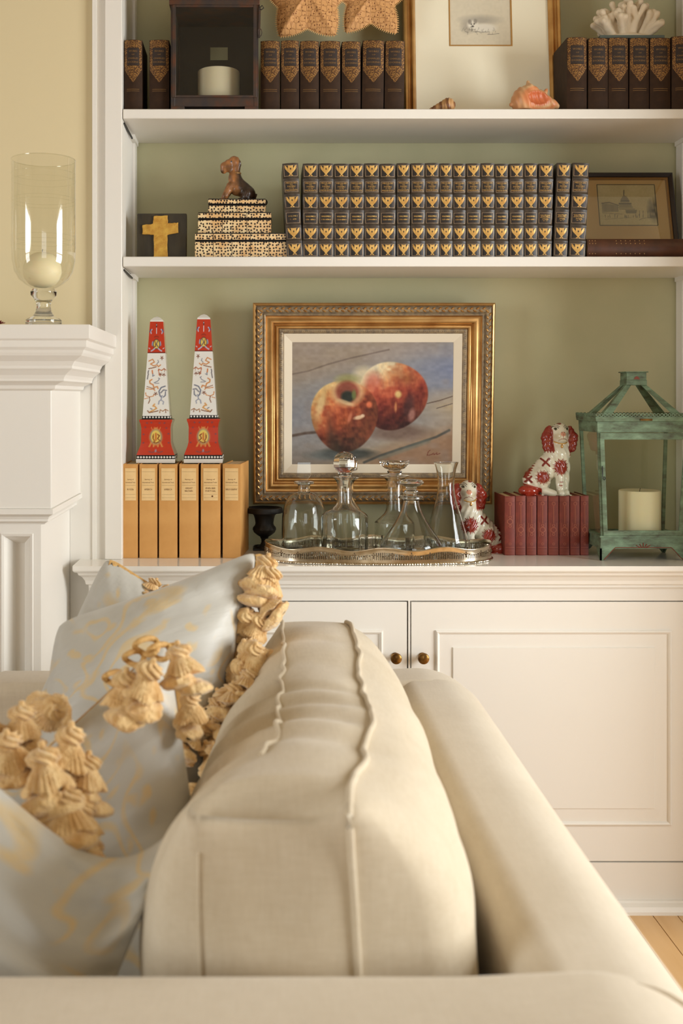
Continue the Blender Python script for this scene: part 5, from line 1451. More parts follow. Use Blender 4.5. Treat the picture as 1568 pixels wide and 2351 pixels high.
# ---- porcelain obelisks
dO = 2.912; ko = PXM(dO)
def obelisk(label, cxp, top, zbase, flip):
    r = thing('obelisk', label, 'ornament', (X(cxp, dO), dO, zbase), (0, 0, 0), 'pair of porcelain obelisks')
    H_ = (1064-top)*ko
    z = lambda py: (1064-py)/(1064-top)*(1064-735)*0 + H_*(1064-py)/(1064-735)
    def sq(rows):
        g = G()
        for hwid, zz in rows: g.v += [(-hwid,-hwid,zz),(hwid,-hwid,zz),(hwid,hwid,zz),(-hwid,hwid,zz)]
        n = len(rows)
        for j in range(n-1):
            for i in range(4): g.f.append((j*4+i, j*4+(i+1)%4, (j+1)*4+(i+1)%4, (j+1)*4+i))
        g.f.append((3,2,1,0)); g.f.append(tuple((n-1)*4+i for i in range(4))); return g
    P_ = lambda px: px*ko
    glaze = M['glaze_white']; 
    new('plinth', sq([(P_(43.5), 0), (P_(44), z(1061)), (P_(44), z(1056)), (P_(43), z(1055))]), glaze, r, local=True, bevel=.0006)
    new('black_band', sq([(P_(43), z(1055)), (P_(43), z(1046.5))]), M['blacklac'], r, local=True, smooth=False)
    def beads(py, hw_, n, rad):
        g = G()
        for i in range(n):
            t = -1+2*(i+.5)/n
            for ax in range(4):
                b = G().ball((0,0,0), rad*ko, rad*ko*.5, rad*ko, 8, 5)
                for v in b.v:
                    q = (t*P_(hw_)+v[0], -P_(hw_)+v[1], z(py)+v[2]); a = ax*PI/2
                    g.v.append((q[0]*math.cos(a)-q[1]*math.sin(a), q[0]*math.sin(a)+q[1]*math.cos(a), q[2]))
                o_ = len(g.v)-len(b.v); g.f += [tuple(w_+o_ for w_ in f) for f in b.f]
        new('bead_row', g, glaze, r, local=True, kind='stuff')
    beads(1051, 42.8, 13, 2.6)
    RED = (186,52,28)
    # painted faces: pedestal and shaft, each four sheets
    def face_sheets(nm, cv, prof):
        """prof: (half width, z) rows; v runs from the bottom to the top"""
        zs = [p[1] for p in prof]; ws = [p[0] for p in prof]; z0, z1 = zs[0], zs[-1]
        g = G(); cols = []
        for ax in range(4):
            a = ax*PI/2; o_ = len(g.v)
            for j in range(cv.h):
                zz = z0+(z1-z0)*j/(cv.h-1); hw_ = float(np.interp(zz, zs, ws))
                for i in range(cv.w):
                    u = -1+2*i/(cv.w-1); q = (u*hw_, -hw_)
                    g.v.append((q[0]*math.cos(a)-q[1]*math.sin(a), q[0]*math.sin(a)+q[1]*math.cos(a), zz))
            n_ = cv.w
            g.f += [(o_+j*n_+i, o_+j*n_+i+1, o_+(j+1)*n_+i+1, o_+(j+1)*n_+i) for j in range(cv.h-1) for i in range(n_-1)]
            cols.append(cv.a[::-1].reshape(-1, 3))
        o = new(nm, g, M['porcelain'], r, local=True, angle=40); setcol(o, np.clip(np.concatenate(cols), 0, 255)); return o
    # pedestal
    pc = Canvas(44, 52, RED); Y = pc.as_
    for (x0,y0) in ((.22,.10),(.36,.09),(.62,.10),(.78,.10),(.14,.22),(.86,.24),(.08,.42),(.93,.40),(.08,.66),(.93,.66)): pc.ell(x0, y0*Y, .03, .025, (96,70,92), .8, .8)
    pc.ell(.5,.50*Y,.23,.24*Y,(196,124,66),.25); pc.ell(.5,.33*Y,.12,.07*Y,(206,136,72),.4); pc.ell(.5,.27*Y,.07,.05*Y,(206,136,72),.4)
    for a_ in (-.16,-.05,.05,.16): pc.line([(.5+a_*.6,.33*Y),(.5+a_,.22*Y)], .012, (206,136,72))
    for a_ in (-.2,-.07,.07,.2): pc.line([(.5+a_*.8,.66*Y),(.5+a_,.76*Y)], .03, (206,136,72))
    pc.ell(.5,.49*Y,.20,.20*Y,(116,124,132),.3); pc.ell(.5,.49*Y,.17,.19*Y,(222,196,96),.25)
    pc.line([(.42,.42*Y),(.40,.52*Y),(.46,.62*Y)], .02, (132,58,30)); pc.line([(.5,.40*Y),(.5,.58*Y)], .035, (196,110,50)); pc.line([(.56,.42*Y),(.62,.46*Y),(.56,.54*Y),(.64,.60*Y)], .02, (132,58,30)); pc.line([(.42,.64*Y),(.5,.67*Y),(.60,.63*Y)], .02, (132,58,30))
    pc.line([(.3,.90*Y),(.42,.93*Y),(.5,.88*Y),(.58,.93*Y),(.7,.90*Y)], .014, (110,64,70)); pc.ell(.5,.88*Y,.02,.05*Y,(150,150,166),.6,.8)
    if flip: pc.a = pc.a[:, ::-1]
    face_sheets('pedestal', pc, [(P_(43), z(1046)), (P_(40), z(1038)), (P_(36), z(1028)), (P_(33.5), z(1018)), (P_(33), z(985)), (P_(34.5), z(976)), (P_(37), z(970)), (P_(37), z(966))])
    new('black_band', sq([(P_(36.5), z(966)), (P_(31.5), z(964.5)), (P_(31), z(958))]), M['blacklac'], r, local=True, smooth=False)
    beads(961, 31, 9, 2.3)
    # shaft, white below and red above
    W_, H2 = 44, 190
    sc_ = Canvas(W_, H2, (226,224,218)); S = sc_.as_; top_f = (815-743)/(958-743)
    yy = lambda f: f*S
    sc_.put((sc_.y < yy(top_f))*1.0, RED); sc_.line([(0,yy(top_f)-.02),(1,yy(top_f)-.02)], .02, (90,26,20), .9)
    sc_.ell(.5,yy(.24),.28,.14,(130,140,158),.3); sc_.ell(.5,yy(.235),.20,.115*2,(222,190,86),.25) if False else sc_.ell(.5,yy(.24),.21,.23,(40,44,60),.3); sc_.ell(.5,yy(.24),.175,.20,(224,194,92),.3)
    sc_.line([(.42,yy(.215)),(.46,yy(.26)),(.40,yy(.265))], .03, (130,70,30)); sc_.line([(.56,yy(.21)),(.5,yy(.24)),(.58,yy(.265))], .03, (90,90,96))
    for s_ in (-1,1): sc_.line([(.5+s_*.10,yy(.285)),(.5+s_*.22,yy(.305)),(.5+s_*.30,yy(.312))], .035, (176,178,196)); sc_.line([(.5+s_*.32,yy(.085)),(.5+s_*.42,yy(.095)),(.5+s_*.36,yy(.125))], .035, (176,184,204)); sc_.line([(.5+s_*.40,yy(.085)),(.5+s_*.46,yy(.11))], .03, (60,72,118)); sc_.line([(.5+s_*.24,yy(.215)),(.5+s_*.26,yy(.25))], .03, (150,158,182)); sc_.line([(.5+s_*.44,yy(.28)),(.5+s_*.38,yy(.29))], .02, (190,192,204))
    sc_.ell(.5,yy(.04),.045,.09,(66,52,60),.5); sc_.ell(.5,yy(.035),.02,.03,(206,206,208),.6); sc_.line([(.5,yy(.07)),(.5,yy(.125))], .028, (206,206,208)); sc_.line([(.36,yy(.165)),(.44,yy(.155)),(.56,yy(.155)),(.64,yy(.165))], .022, (128,36,22)); sc_.line([(.40,yy(.175)),(.60,yy(.175))], .016, (150,44,26))
    brn, org_, blu = (122,72,42), (196,122,60), (96,102,122)
    def ln(pts, w0=.035, c=brn): sc_.line([(a, yy(b)) for a, b in pts], w0*.62, c, .9, .6)
    for (a,b,s_) in ((.80,.385,1),(.86,.565,.9),(.70,.56,.9),(.48,.765,.9)):
        for q in range(5): ln([(a,b),(a+.09*s_*math.cos(q*1.26+.3), b+.09*s_*math.sin(q*1.26+.3)/S)], .03, (112,58,36))
    ln([(.1,.42),(.3,.40),(.4,.43),(.2,.45),(.36,.47),(.55,.46),(.6,.48),(.72,.46)], .045, org_); ln([(.12,.50),(.35,.49),(.5,.48)], .04, brn); ln([(.52,.45),(.62,.43),(.58,.41)], .03, blu)
    ln([(.60,.52),(.62,.505),(.76,.52),(.88,.50),(.98,.515)], .04, (176,92,50)); ln([(.62,.51),(.63,.56),(.68,.575)], .035, (176,92,50)); ln([(.90,.50),(.91,.535)], .03, brn)
    ln([(.12,.52),(.1,.54),(.12,.56),(.1,.58),(.09,.61)], .04, (70,66,76)); ln([(.3,.52),(.32,.55)], .055, (196,104,48)); ln([(.34,.555),(.33,.58),(.42,.57)], .03, blu)
    ln([(.30,.615),(.20,.63),(.22,.655),(.36,.67)], .05, org_); ln([(.36,.67),(.40,.70),(.55,.69),(.58,.71)], .05, org_); ln([(.40,.65),(.58,.63),(.66,.605),(.60,.60)], .03, blu); ln([(.45,.655),(.62,.655)], .03, blu); ln([(.1,.69),(.3,.705),(.44,.715)], .03, brn); ln([(.08,.71),(.2,.715),(.4,.72),(.45,.735)], .035, org_)
    ln([(.90,.685),(.72,.70),(.62,.74),(.66,.785),(.72,.80)], .05, blu); ln([(.70,.755),(.82,.725),(.94,.73)], .055, (118,120,132)); ln([(.90,.745),(.88,.785),(.80,.80)], .045, blu); ln([(.75,.785),(.70,.83),(.62,.845),(.60,.875)], .045, (140,146,166)); ln([(.70,.83),(.80,.85),(.78,.875)], .04, (140,146,166))
    ln([(.05,.755),(.08,.785),(.22,.80),(.38,.79),(.42,.775)], .035, org_); ln([(.22,.80),(.24,.835),(.20,.865)], .035, brn); ln([(.02,.82),(.16,.81)], .03, org_)
    ln([(.44,.875),(.38,.895),(.46,.90),(.52,.92),(.4,.94),(.28,.955)], .055, (206,148,80)); ln([(.28,.92),(.35,.93)], .035, blu); ln([(.18,.945),(.24,.965),(.45,.955),(.58,.945)], .04, brn); ln([(.64,.965),(.66,.935),(.76,.95),(.86,.93),(.96,.945)], .035, (150,100,60)); ln([(.86,.935),(.87,.965)], .03, brn)
    if flip: sc_.a = sc_.a[:, ::-1]
    face_sheets('shaft', sc_, [(P_(30.5), z(958)), (P_(15), z(743))])
    new('cap', sq([(P_(14.6), z(743)), (P_(14.4), z(739.5)), (P_(7), z(733.0)), (.0003, z(730.0))]), glaze, r, local=True, smooth=False)
M['glaze_white'] = mat('white_glaze', (226,222,214), .15, coat=.5)
zt_ = ZC + hN + .0008
obelisk('red and white porcelain obelisk nearest the bookcase stile', 361, 735, zt_, False)
obelisk('red and white porcelain obelisk nearest the framed apples', 468.5, 729.5, zt_, True)

# ---- cast iron urn
dU = 3.0; ku = PXM(dU)
zu = ZC+.0004; hz = lambda py: Z(py, dU)-ZC
ur = thing('urn', 'small black cast iron urn behind the silver tray, below the gilt frame', 'urn', (X(607, dU), dU-.012, zu))
new('bowl', G().lathe([(.010, hz(1232)), (.018, hz(1228)), (.028, hz(1221)), (.0315, hz(1214)), (.030, hz(1209)), (.0255, hz(1205)), (.0245, hz(1200)), (.0262, hz(1190)), (.029, hz(1182)), (.034, hz(1178)), (.050, hz(1176)), (.0505, hz(1172)), (.049, hz(1165)), (.046, hz(1164)), (.030, hz(1170)), (.024, hz(1190)), (0, hz(1196))], n=48, rip=lambda a, t, z: 1+(.025*math.cos(16*a) if z < hz(1204) else 0)), M['iron'], ur, local=True)
new('stem', G().lathe([(.012, hz(1232)), (.0085, hz(1237)), (.008, hz(1243)), (.011, hz(1248)), (.020, hz(1254)), (.026, hz(1258)), (.028, .010), (.028, .0055)][::-1], n=32), M['iron'], ur, local=True)
new('foot', G().box(-.031, .031, -.031, .031, 0, .0055), M['iron'], ur, local=True, bevel=.001)

# ---- silver gallery tray
tcx, tcy, ta, tb = X(867, 2.83), 2.83, .2895, .125
def tray_raw(a, k=1.0):
    c, s_ = math.cos(a), math.sin(a); e = .75
    x_ = math.copysign(abs(c)**e, c); y_ = math.copysign(abs(s_)**e, s_)
    wv = 1 + .018*math.cos(8*a)
    return (x_*ta*k*(1-.02*abs(s_)), y_*tb*k*wv)
_ta = np.linspace(0, 2*PI, 4001); _tp = np.array([tray_raw(a) for a in _ta]); _tl = np.concatenate([[0], np.cumsum(np.hypot(*np.diff(_tp, axis=0).T))]); _tl /= _tl[-1]
def tray_pt(t, k=1.0): return tray_raw(float(np.interp(t % 1.0, _tl, _ta)), k)      # even steps along the rim
tr = thing('gallery_tray', 'oval silver tray with a pierced wavy gallery holding the glass decanters', 'tray', (tcx, tcy, ZC+.0004))
NT = 720
def wavy(t):
    x_, _ = tray_pt(t)
    return .0375 + .0045*math.cos(2*PI*(x_/.155)) + .003*abs(x_/ta)**6
def strip(rows, closed=True, n=NT):
    g = G(); m = len(rows)
    for i in range(n):
        for f in rows: g.v.append(f(i/n))
    for i in range(n):
        j = (i+1) % n
        for q in range(m-1): g.f.append((i*m+q, j*m+q, j*m+q+1, i*m+q+1))
    return g
def ofs(t, o, z):
    x_, y_ = tray_pt(t); L = math.hypot(x_/ta**2, y_/tb**2); return (x_+o*(x_/ta**2)/L, y_+o*(y_/tb**2)/L, z)
new('tray_base', G().add([(*tray_pt(i/120, .985), .004) for i in range(120)], [tuple(range(120))]).add([(*tray_pt(i/120, .985), .001) for i in range(120)], [tuple(range(119,-1,-1))]), M['silver'], tr, local=True, smooth=False)
new('foot_rim', strip([lambda t: ofs(t, .002, 0), lambda t: ofs(t, .0045, .001), lambda t: ofs(t, .0045+.0012*math.sin(t*NT*1.9), .0035), lambda t: ofs(t, .002, .0055), lambda t: ofs(t, -.001, .006), lambda t: ofs(t, -.004, .004)]), M['silver'], tr, local=True)
fz = .0065
def flu(t):
    x = (t*160) % 1.0
    return 0
# solid lower band and top rail, fine upright bars between them, swags of beads over the bars
new('lower_band', strip([lambda t: ofs(t, .001, .0055), lambda t: ofs(t, .0012, .0125), lambda t: ofs(t, -.0002, .0125), lambda t: ofs(t, -.0004, .0055)], n=300), M['silver'], tr, local=True, angle=60)
new('top_rail', strip([lambda t: ofs(t, .0008, wavy(t)-.011), lambda t: ofs(t, .0012, wavy(t)-.001), lambda t: ofs(t, .002+.0006*math.sin(t*1500), wavy(t)), lambda t: ofs(t, .001, wavy(t)+.0016), lambda t: ofs(t, -.0008, wavy(t)), lambda t: ofs(t, -.0004, wavy(t)-.011)], n=500), M['silver'], tr, local=True, angle=70)
g = G(); nb = 300
for i in range(nb):
    t = i/nb; 
    w_ = .0040 if i % 10 == 0 else .0026
    a0, a1 = ofs(t-w_/1.4/2, .0006, .0122), ofs(t+w_/1.4/2, .0006, .0122); zt2 = wavy(t)-.0105
    b0, b1 = ofs(t-w_/1.4/2, -.0004, .0122), ofs(t+w_/1.4/2, -.0004, .0122)
    vs = [a0, a1, b1, b0] + [(q[0], q[1], zt2) for q in (a0, a1, b1, b0)]
    g.add(vs, [(0,1,5,4),(1,2,6,5),(2,3,7,6),(3,0,4,7)])
new('gallery_bars', g, M['silver'], tr, local=True, smooth=False, kind='stuff')
g = G()
for i in range(210):
    t = (i+.5)/210; u = (t*30) % 1.0; x_, y_, z_ = ofs(t, .0013, .0255-.0045*math.sin(PI*u))
    b = G().ball((x_, y_, z_), .0017, .0014, .0014, 6, 4); g.add(b.v, b.f)
    if i % 7 == 0:
        for dz in (.0285, .0225, .018): b = G().ball(ofs((i)/210, .0012, dz), .0017, .0013, .0026, 6, 4); g.add(b.v, b.f)
new('swag_beads', g, M['silverdark'], tr, local=True, kind='stuff')
new('inner_line', strip([lambda t: ofs(t, -.0009, .0125), lambda t: ofs(t, -.0009, .0135)], n=200), M['silverdark'], tr, local=True)

# ---- decanters
ZTR = ZC + .0004 + .0042
def vessel(name, label, cxp, d, outer, thick, stopper=None, n=56, rip=None, cat='decanter', lip=None):
    """outer: (radius in px, image y) from the base up; the wall is given its thickness inside"""
    k = PXM(d); r = thing(name, label, cat, (X(cxp, d), d, ZTR), group=None)
    po = [(a*k, Z(b, d)-ZTR) for a, b in outer]; po[0] = (po[0][0], 0.0)
    def dense(p, m=5):
        o = []
        for i in range(len(p)-1):
            p0 = p[max(i-1,0)]; p1, p2 = p[i], p[i+1]; p3 = p[min(i+2, len(p)-1)]
            for q in range(m):
                t = q/m; o.append(tuple(.5*((2*p1[c])+(-p0[c]+p2[c])*t+(2*p0[c]-5*p1[c]+4*p2[c]-p3[c])*t*t+(-p0[c]+3*p1[c]-3*p2[c]+p3[c])*t**3) for c in (0,1)))
        return o + [p[-1]]
    dn = dense(po); dn = [(max(a, .0005), b) for a, b in dn]
    inn = []
    for a, z in dn[::-1]:
        if z > .006: inn.append((max(.0012, a-thick), z))
    inn.append((max(.001, inn[-1][0]*.75), .0055)); inn.append((0.0, .005))
    prof = [(0.0, 0.0), (po[0][0]*.92, 0.0)] + dn[1:] + inn
    new('vessel', G().lathe(prof, n=n, rip=rip, cap=False), M['glass'], r, local=True, angle=60)
    if stopper:
        sp = [(a*k, Z(b, d)-ZTR) for a, b in stopper[0]]
        new('stopper', G().lathe(dense(sp, 3) if stopper[1] else sp, n=stopper[2], rip=stopper[3], cap=False), M['glass'], r, local=True, angle=30 if not stopper[1] else 60)
    return r
# 1 domed bottle with arched panels and a flat paddle stopper
d1 = 2.85
k = PXM(d1)
arch = lambda a, t, z: 1 - .075*max(0, math.cos(3*a+.6))**2*np.clip((.085-z)/.02, 0, 1) if z < .1 else 1
dec = vessel('decanter', 'domed glass decanter with arched panels and a flat paddle stopper, beside the urn', 698, d1, [(50,1263),(51,1245),(51,1200),(49,1175),(43,1153),(32,1138),(20,1131),(14.5,1129),(14,1122),(15,1112),(22,1110.5),(23.5,1108),(22,1105.5),(16,1106)], .0035, None, 60, arch)
g = G(); zz = lambda py: Z(py, d1)-ZTR
pd = [(4,1122),(5,1107),(5.5,1103),(10,1098),(15,1091),(16,1085),(14.8,1062),(13.5,1061.5),(-13.5,1061.5),(-14.8,1062),(-16,1085),(-15,1091),(-10,1098),(-5.5,1103),(-5,1107),(-4,1122)]
g.prism([(a*k, zz(b)) for a,b in pd], lambda a,b: (a, -.0055, b), lambda a,b: (a, .0055, b))
st_ = new('stopper', g, M['glass'], dec, local=True, smooth=False)
st_.data.flip_normals()
# 2 square-shouldered decanter with a faceted ball stopper
d2 = 2.785
vessel('decanter', 'broad glass decanter with a faceted ball stopper and fluted sides', 791, d2, [(53,1265),(54,1250),(54,1195),(53,1184),(46,1177),(30,1168),(20,1158),(17.5,1148),(17,1120),(19,1106),(26,1097),(27,1095.5),(24,1095.5)], .004,
       ([(8,1120),(12,1096),(14,1090),(16,1088),(14.5,1084),(20,1079),(27,1072),(28,1062),(25,1050),(17,1041),(8,1037.5),(0,1037)], False, 9, None), 64, lambda a, t, z: 1-.02*abs(math.cos(9*a)) if z < .055 else 1)
# 2b disc-stoppered bottle standing behind it
d2b = 2.897
vessel('decanter', 'tall glass decanter half hidden behind the ball-stoppered one, with a drum stopper', 795, d2b, [(37,1256),(38,1240),(38,1190),(33,1170),(24,1158),(17,1145),(16,1120),(18,1106),(28,1098),(29,1096.5),(26,1096.5)], .0035,
       ([(8,1115),(11,1097),(11,1088),(13,1082),(24,1079),(26,1076),(26,1058),(24,1055),(0,1054)], False, 40, None), 48)
# 3 decanter with a cut mushroom stopper
d3 = 2.915
vessel('decanter', 'square-shouldered glass decanter with a cut mushroom stopper standing at the back', 906, d3, [(45,1258),(46,1240),(46,1203),(44,1197),(34,1188),(24,1178),(20,1166),(19,1140),(19,1108),(22,1100),(33,1093),(34,1091.5),(30,1091.5)], .0035,
       ([(12,1118),(14,1098),(13,1092),(15,1088),(17,1082),(14,1078),(22,1075),(31,1066),(34,1059.5),(30,1057.5),(0,1056)], False, 28, lambda a, t, z: 1+(.05*math.cos(14*a) if t > .5 else 0)), 48)
# 4 ship's decanter
d4 = 2.785
vessel('decanter', 'low wide-bottomed glass decanter with a rounded disc stopper, nearest the tray front', 944, d4, [(69,1267),(71,1258),(69,1246),(60,1231),(47,1213),(35,1195),(25,1175),(19,1155),(18,1147),(28,1144.5),(29,1141.5),(27,1139),(18,1137)], .004,
       ([(9,1155),(12,1138),(13,1132),(16,1130),(15,1126),(11,1124),(14,1121),(12,1118),(22,1114),(28,1110),(29,1107),(24,1102.5),(12,1100),(0,1099.5)], True, 40, None), 64)
# 5 carafe
d5 = 2.875
vessel('carafe', 'open flared glass carafe without a stopper beside the lower china dog', 1024, d5, [(48,1262),(51,1250),(50,1236),(43,1212),(34,1182),(24,1150),(19.5,1125),(19,1110),(20.5,1092),(24,1074),(28,1062),(27,1061.5)], .0028, None, 56, None, 'carafe')

# ---- green tole lantern with its candle
dL0, dL1 = 2.785, 2.93
lx0b, lx1b = X(1380, dL0), X(1572, dL0)               # foot of the body
cxl = (lx0b+lx1b)/2; cyl = (dL0+dL1)/2; hxb = (lx1b-lx0b)/2; hyb = (dL1-dL0)/2
ln_ = thing('lantern', 'verdigris green tole lantern with a strapped top, holding a cream candle', 'lantern', (cxl, cyl, ZC+.0004))
zl = lambda py: Z(py, dL0)-ZC
hxt, hyt = hxb+.011, hyb+.008                          # it widens upwards
def ring_band(z0, z1, hx0, hy0, hx1, hy1, t=.006):
    g = G(); 
    for (hx, hy, zz) in ((hx0,hy0,z0),(hx1,hy1,z1)):
        g.v += [(-hx,-hy,zz),(hx,-hy,zz),(hx,hy,zz),(-hx,hy,zz),(-hx+t,-hy+t,zz),(hx-t,-hy+t,zz),(hx-t,hy-t,zz),(-hx+t,hy-t,zz)]
    for i in range(4):
        j = (i+1) % 4
        g.f += [(i,j,8+j,8+i),(4+j,4+i,12+i,12+j),(8+i,8+j,12+j,12+i),(j,i,4+i,4+j)]
    return g
# base with bracket feet
bz0, bz1 = zl(1260), zl(1233)
new('base', ring_band(bz0, bz1, hxb+.003, hyb+.003, hxb+.001, hyb+.001).box(-hxb, hxb, -hyb, hyb, bz1-.004, bz1), M['verd'], ln_, local=True, smooth=False, bevel=.0008)
new('base_rim', ring_band(bz1-.001, bz1+.003, hxb+.004, hyb+.004, hxb+.003, hyb+.003, .012), M['verd'], ln_, local=True, smooth=False)
for sx in (-1, 1):
    for sy in (-1, 1):
        g = G(); prf = [(0,0),(.008,0),(.012,.006),(.020,.012),(.030,bz0-.004),(.036,bz0+.001),(0,bz0+.001)]
        ex, ey = sx*(hxb+.003), sy*(hyb+.003)
        g.prism(prf if sx*sy > 0 else prf[::-1], lambda a,b: (ex-sx*a, ey, b), lambda a,b: (ex-sx*a, ey-sy*.004, b))
        g.prism(prf if sx*sy < 0 else prf[::-1], lambda a,b: (ex, ey-sy*a, b), lambda a,b: (ex-sx*.004, ey-sy*a, b))
        new('foot', g, M['verd'], ln_, local=True, smooth=False)
g = G(); yf = -hyb-.0036
g.tube([(-hxb+.035, yf, bz0+.003), (hxb-.035, yf, bz0+.003)], .0009, 5)
for sx in (-1, 1): g.tube([(sx*(hxb-.035), yf, bz0+.003), (sx*(hxb-.026), yf, bz0-.006), (sx*(hxb-.014), yf, .010), (sx*(hxb-.006), yf, .002)], .0009, 5)
for q in (-2,-1,0,1,2): g.tube([(0+q*.004, yf, bz0+.004), (q*.009, yf, bz0+.009+.003*(2-abs(q)))], .0012, 5)
new('painted_line', g, M['verdred'], ln_, local=True, kind='stuff')
gz0, gz1 = zl(1230), zl(994)
def hx_at(z): t = (z-gz0)/(gz1-gz0); return hxb+(hxt-hxb)*t, hyb+(hyt-hyb)*t
for sx in (-1, 1):
    for sy in (-1, 1):
        a = hx_at(bz1); b = hx_at(gz1+.004)
        new('corner_post', G().bar((sx*(a[0]-.004), sy*(a[1]-.004), bz1+.002), (sx*(b[0]-.004), sy*(b[1]-.004), gz1+.004), .008, .008), M['verd'], ln_, local=True, smooth=False)
# the door on the front
a = hx_at(gz0); b = hx_at(gz1)
dr = new('door', G().bar((-a[0]+.010, -a[1]-.001, gz0+.012), (-b[0]+.010, -b[1]-.001, gz1-.014), .011, .006, (0,1,0)).bar((a[0]-.010, -a[1]-.001, gz0+.012), (b[0]-.010, -b[1]-.001, gz1-.014), .011, .006, (0,1,0))
    .bar((-a[0]+.005, -a[1]-.001, gz0+.0065), (a[0]-.005, -a[1]-.001, gz0+.0065), .006, .013, (0,0,1)).bar((-b[0]+.005, -b[1]-.001, gz1-.0085), (b[0]-.005, -b[1]-.001, gz1-.0085), .006, .017, (0,0,1)), M['verd'], ln_, local=True, smooth=False, bevel=.0008)
new('glass_pane', G().add([(-a[0]+.012,-a[1]+.001,gz0+.012),(a[0]-.012,-a[1]+.001,gz0+.012),(b[0]-.012,-b[1]+.001,gz1-.016),(-b[0]+.012,-b[1]+.001,gz1-.016)], [(0,1,2,3)]), M['pane'], dr, local=True, smooth=False)
hz_ = (gz0+gz1)*.53; hh2 = hx_at(hz_)
new('hook', G().tube([(-hh2[0]+.006, -hh2[1]-.006, hz_+.035), (-hh2[0]+.007, -hh2[1]-.007, hz_+.004), (-hh2[0]+.010, -hh2[1]-.009, hz_), (-hh2[0]+.013, -hh2[1]-.008, hz_+.004), (-hh2[0]+.012, -hh2[1]-.006, hz_+.008)], .0011, 6), M['iron'], dr, local=True)
for sx in (-1, 1):
    new('side_pane', G().add([(sx*(a[0]-.004),-a[1]+.008,gz0),(sx*(a[0]-.004),a[1]-.008,gz0),(sx*(b[0]-.004),b[1]-.008,gz1),(sx*(b[0]-.004),-b[1]+.008,gz1)], [(0,1,2,3)]), M['pane'], ln_, local=True, smooth=False)
new('back_pane', G().add([(-a[0]+.008,a[1]-.004,gz0),(a[0]-.008,a[1]-.004,gz0),(b[0]-.008,b[1]-.004,gz1),(-b[0]+.008,b[1]-.004,gz1)], [(0,1,2,3)]), M['pane'], ln_, local=True, smooth=False)
lz0, lz1 = gz1+.001, zl(957)
g = ring_band(lz0, lz1-.012, hxt+.001, hyt+.001, hxt+.002, hyt+.002); g2 = ring_band(lz1-.012, lz1, hxt+.006, hyt+.006, hxt+.008, hyt+.008, .014); g.add(g2.v, g2.f)
new('lid_band', g, M['verd'], ln_, local=True, smooth=False, bevel=.0008)
new('latch', G().box(-.012, .018, -hyt-.0095, -hyt-.007, lz1-.010, lz1-.005), M['brass'], ln_, local=True, smooth=False)
g = G()
def scal(x_, y_, hor):
    n_ = 10
    for i in range(n_):
        a0, a1 = 2*PI*i/n_, 2*PI*(i+1)/n_
        for q, (ra, rb) in enumerate(((.0026,.0046),)):
            p = [(ra*math.cos(a0), ra*math.sin(a0)), (rb*math.cos(a0), rb*math.sin(a0)), (rb*math.cos(a1), rb*math.sin(a1)), (ra*math.cos(a1), ra*math.sin(a1))]
            g.add([((x_+u, y_, lz1+v+.0044) if hor else (x_, y_+u, lz1+v+.0044)) for u, v in p], [(0,1,2,3)])
ex, ey = hxt+.007, hyt+.007
m_ = 26
for i in range(m_): scal(-ex+(i+.5)*2*ex/m_, -ey, True); scal(-ex+(i+.5)*2*ex/m_, ey, True)
for i in range(16): scal(-ex, -ey+(i+.5)*2*ey/16, False); scal(ex, -ey+(i+.5)*2*ey/16, False)
go = new('scalloped_crest', g, M['verd'], ln_, local=True, smooth=False, kind='stuff'); mo = go.modifiers.new('s', 'SOLIDIFY'); mo.thickness = .0012
# straps up to the chimney
cz0, cz1 = zl(884), zl(852); cw = .0265
for sx in (-1, 1):
    for sy in (-1, 1):
        pt, pb2 = Vector((sx*cw*.8, sy*cw*.7, cz0+.006)), Vector((sx*(ex-.016), sy*(ey-.016), lz1-.002))
        g = G(); w_ = .0125
        tx = Vector((sx, 0, 0)); ty = Vector((0, sy, 0))
        # an angle of two flat strips meeting on the hip
        for dv in (-tx, -ty):
            q = [pb2, pb2+dv*w_*1.9, pt+dv*w_, pt]
            nn_ = Vector((0,0,-.0016))
            g.add([tuple(v) for v in q]+[tuple(v+nn_) for v in q], [(0,1,2,3),(7,6,5,4),(0,4,5,1),(1,5,6,2),(2,6,7,3),(3,7,4,0)])
        new('strap', g, M['verd'], ln_, local=True, smooth=False)
g = G().box(-cw, cw, -cw, cw, cz0, cz0+.013).box(-cw+.001, cw-.001, -cw+.001, cw-.001, cz0+.013, cz1-.003).box(-cw-.003, cw+.003, -cw-.003, cw+.003, cz1-.003, cz1)
new('chimney', g, M['verd'], ln_, local=True, smooth=False, bevel=.0008)
new('chimney_motif', G().add([(-.008,-cw-.0006,cz0+.015),(.008,-cw-.0006,cz0+.015),(.004,-cw-.0006,cz0+.021),(0,-cw-.0006,cz0+.023),(-.004,-cw-.0006,cz0+.021)], [(0,1,2,3,4)]), M['verdred'], ln_, local=True, smooth=False)
def candle(label, c, r, h, m, dish=.004, name='pillar_candle'):
    t = thing(name, label, 'candle', c)
    new('wax', G().lathe([(r*.97,0),(r,.002),(r,h-.004),(r*.985,h-.001),(r*.95,h),(r*.85,h-.001),(r*.5,h-dish),(0,h-dish*1.1)], n=48), m, t, local=True)
    new('wick', G().tube([(0,0,h-dish*1.2),(.0006,.0004,h-dish+.005),(.002,.001,h-dish+.009)], .0008, 6), M['iron'], t, local=True)
    return t
kc = 2.862
candle('cream pillar candle inside the verdigris green lantern', (X(1468.5, kc), kc, ZC+.0004+bz1+.0004), 46.5*PXM(kc), Z(1125, kc)-(ZC+bz1+.001), M['wax'])

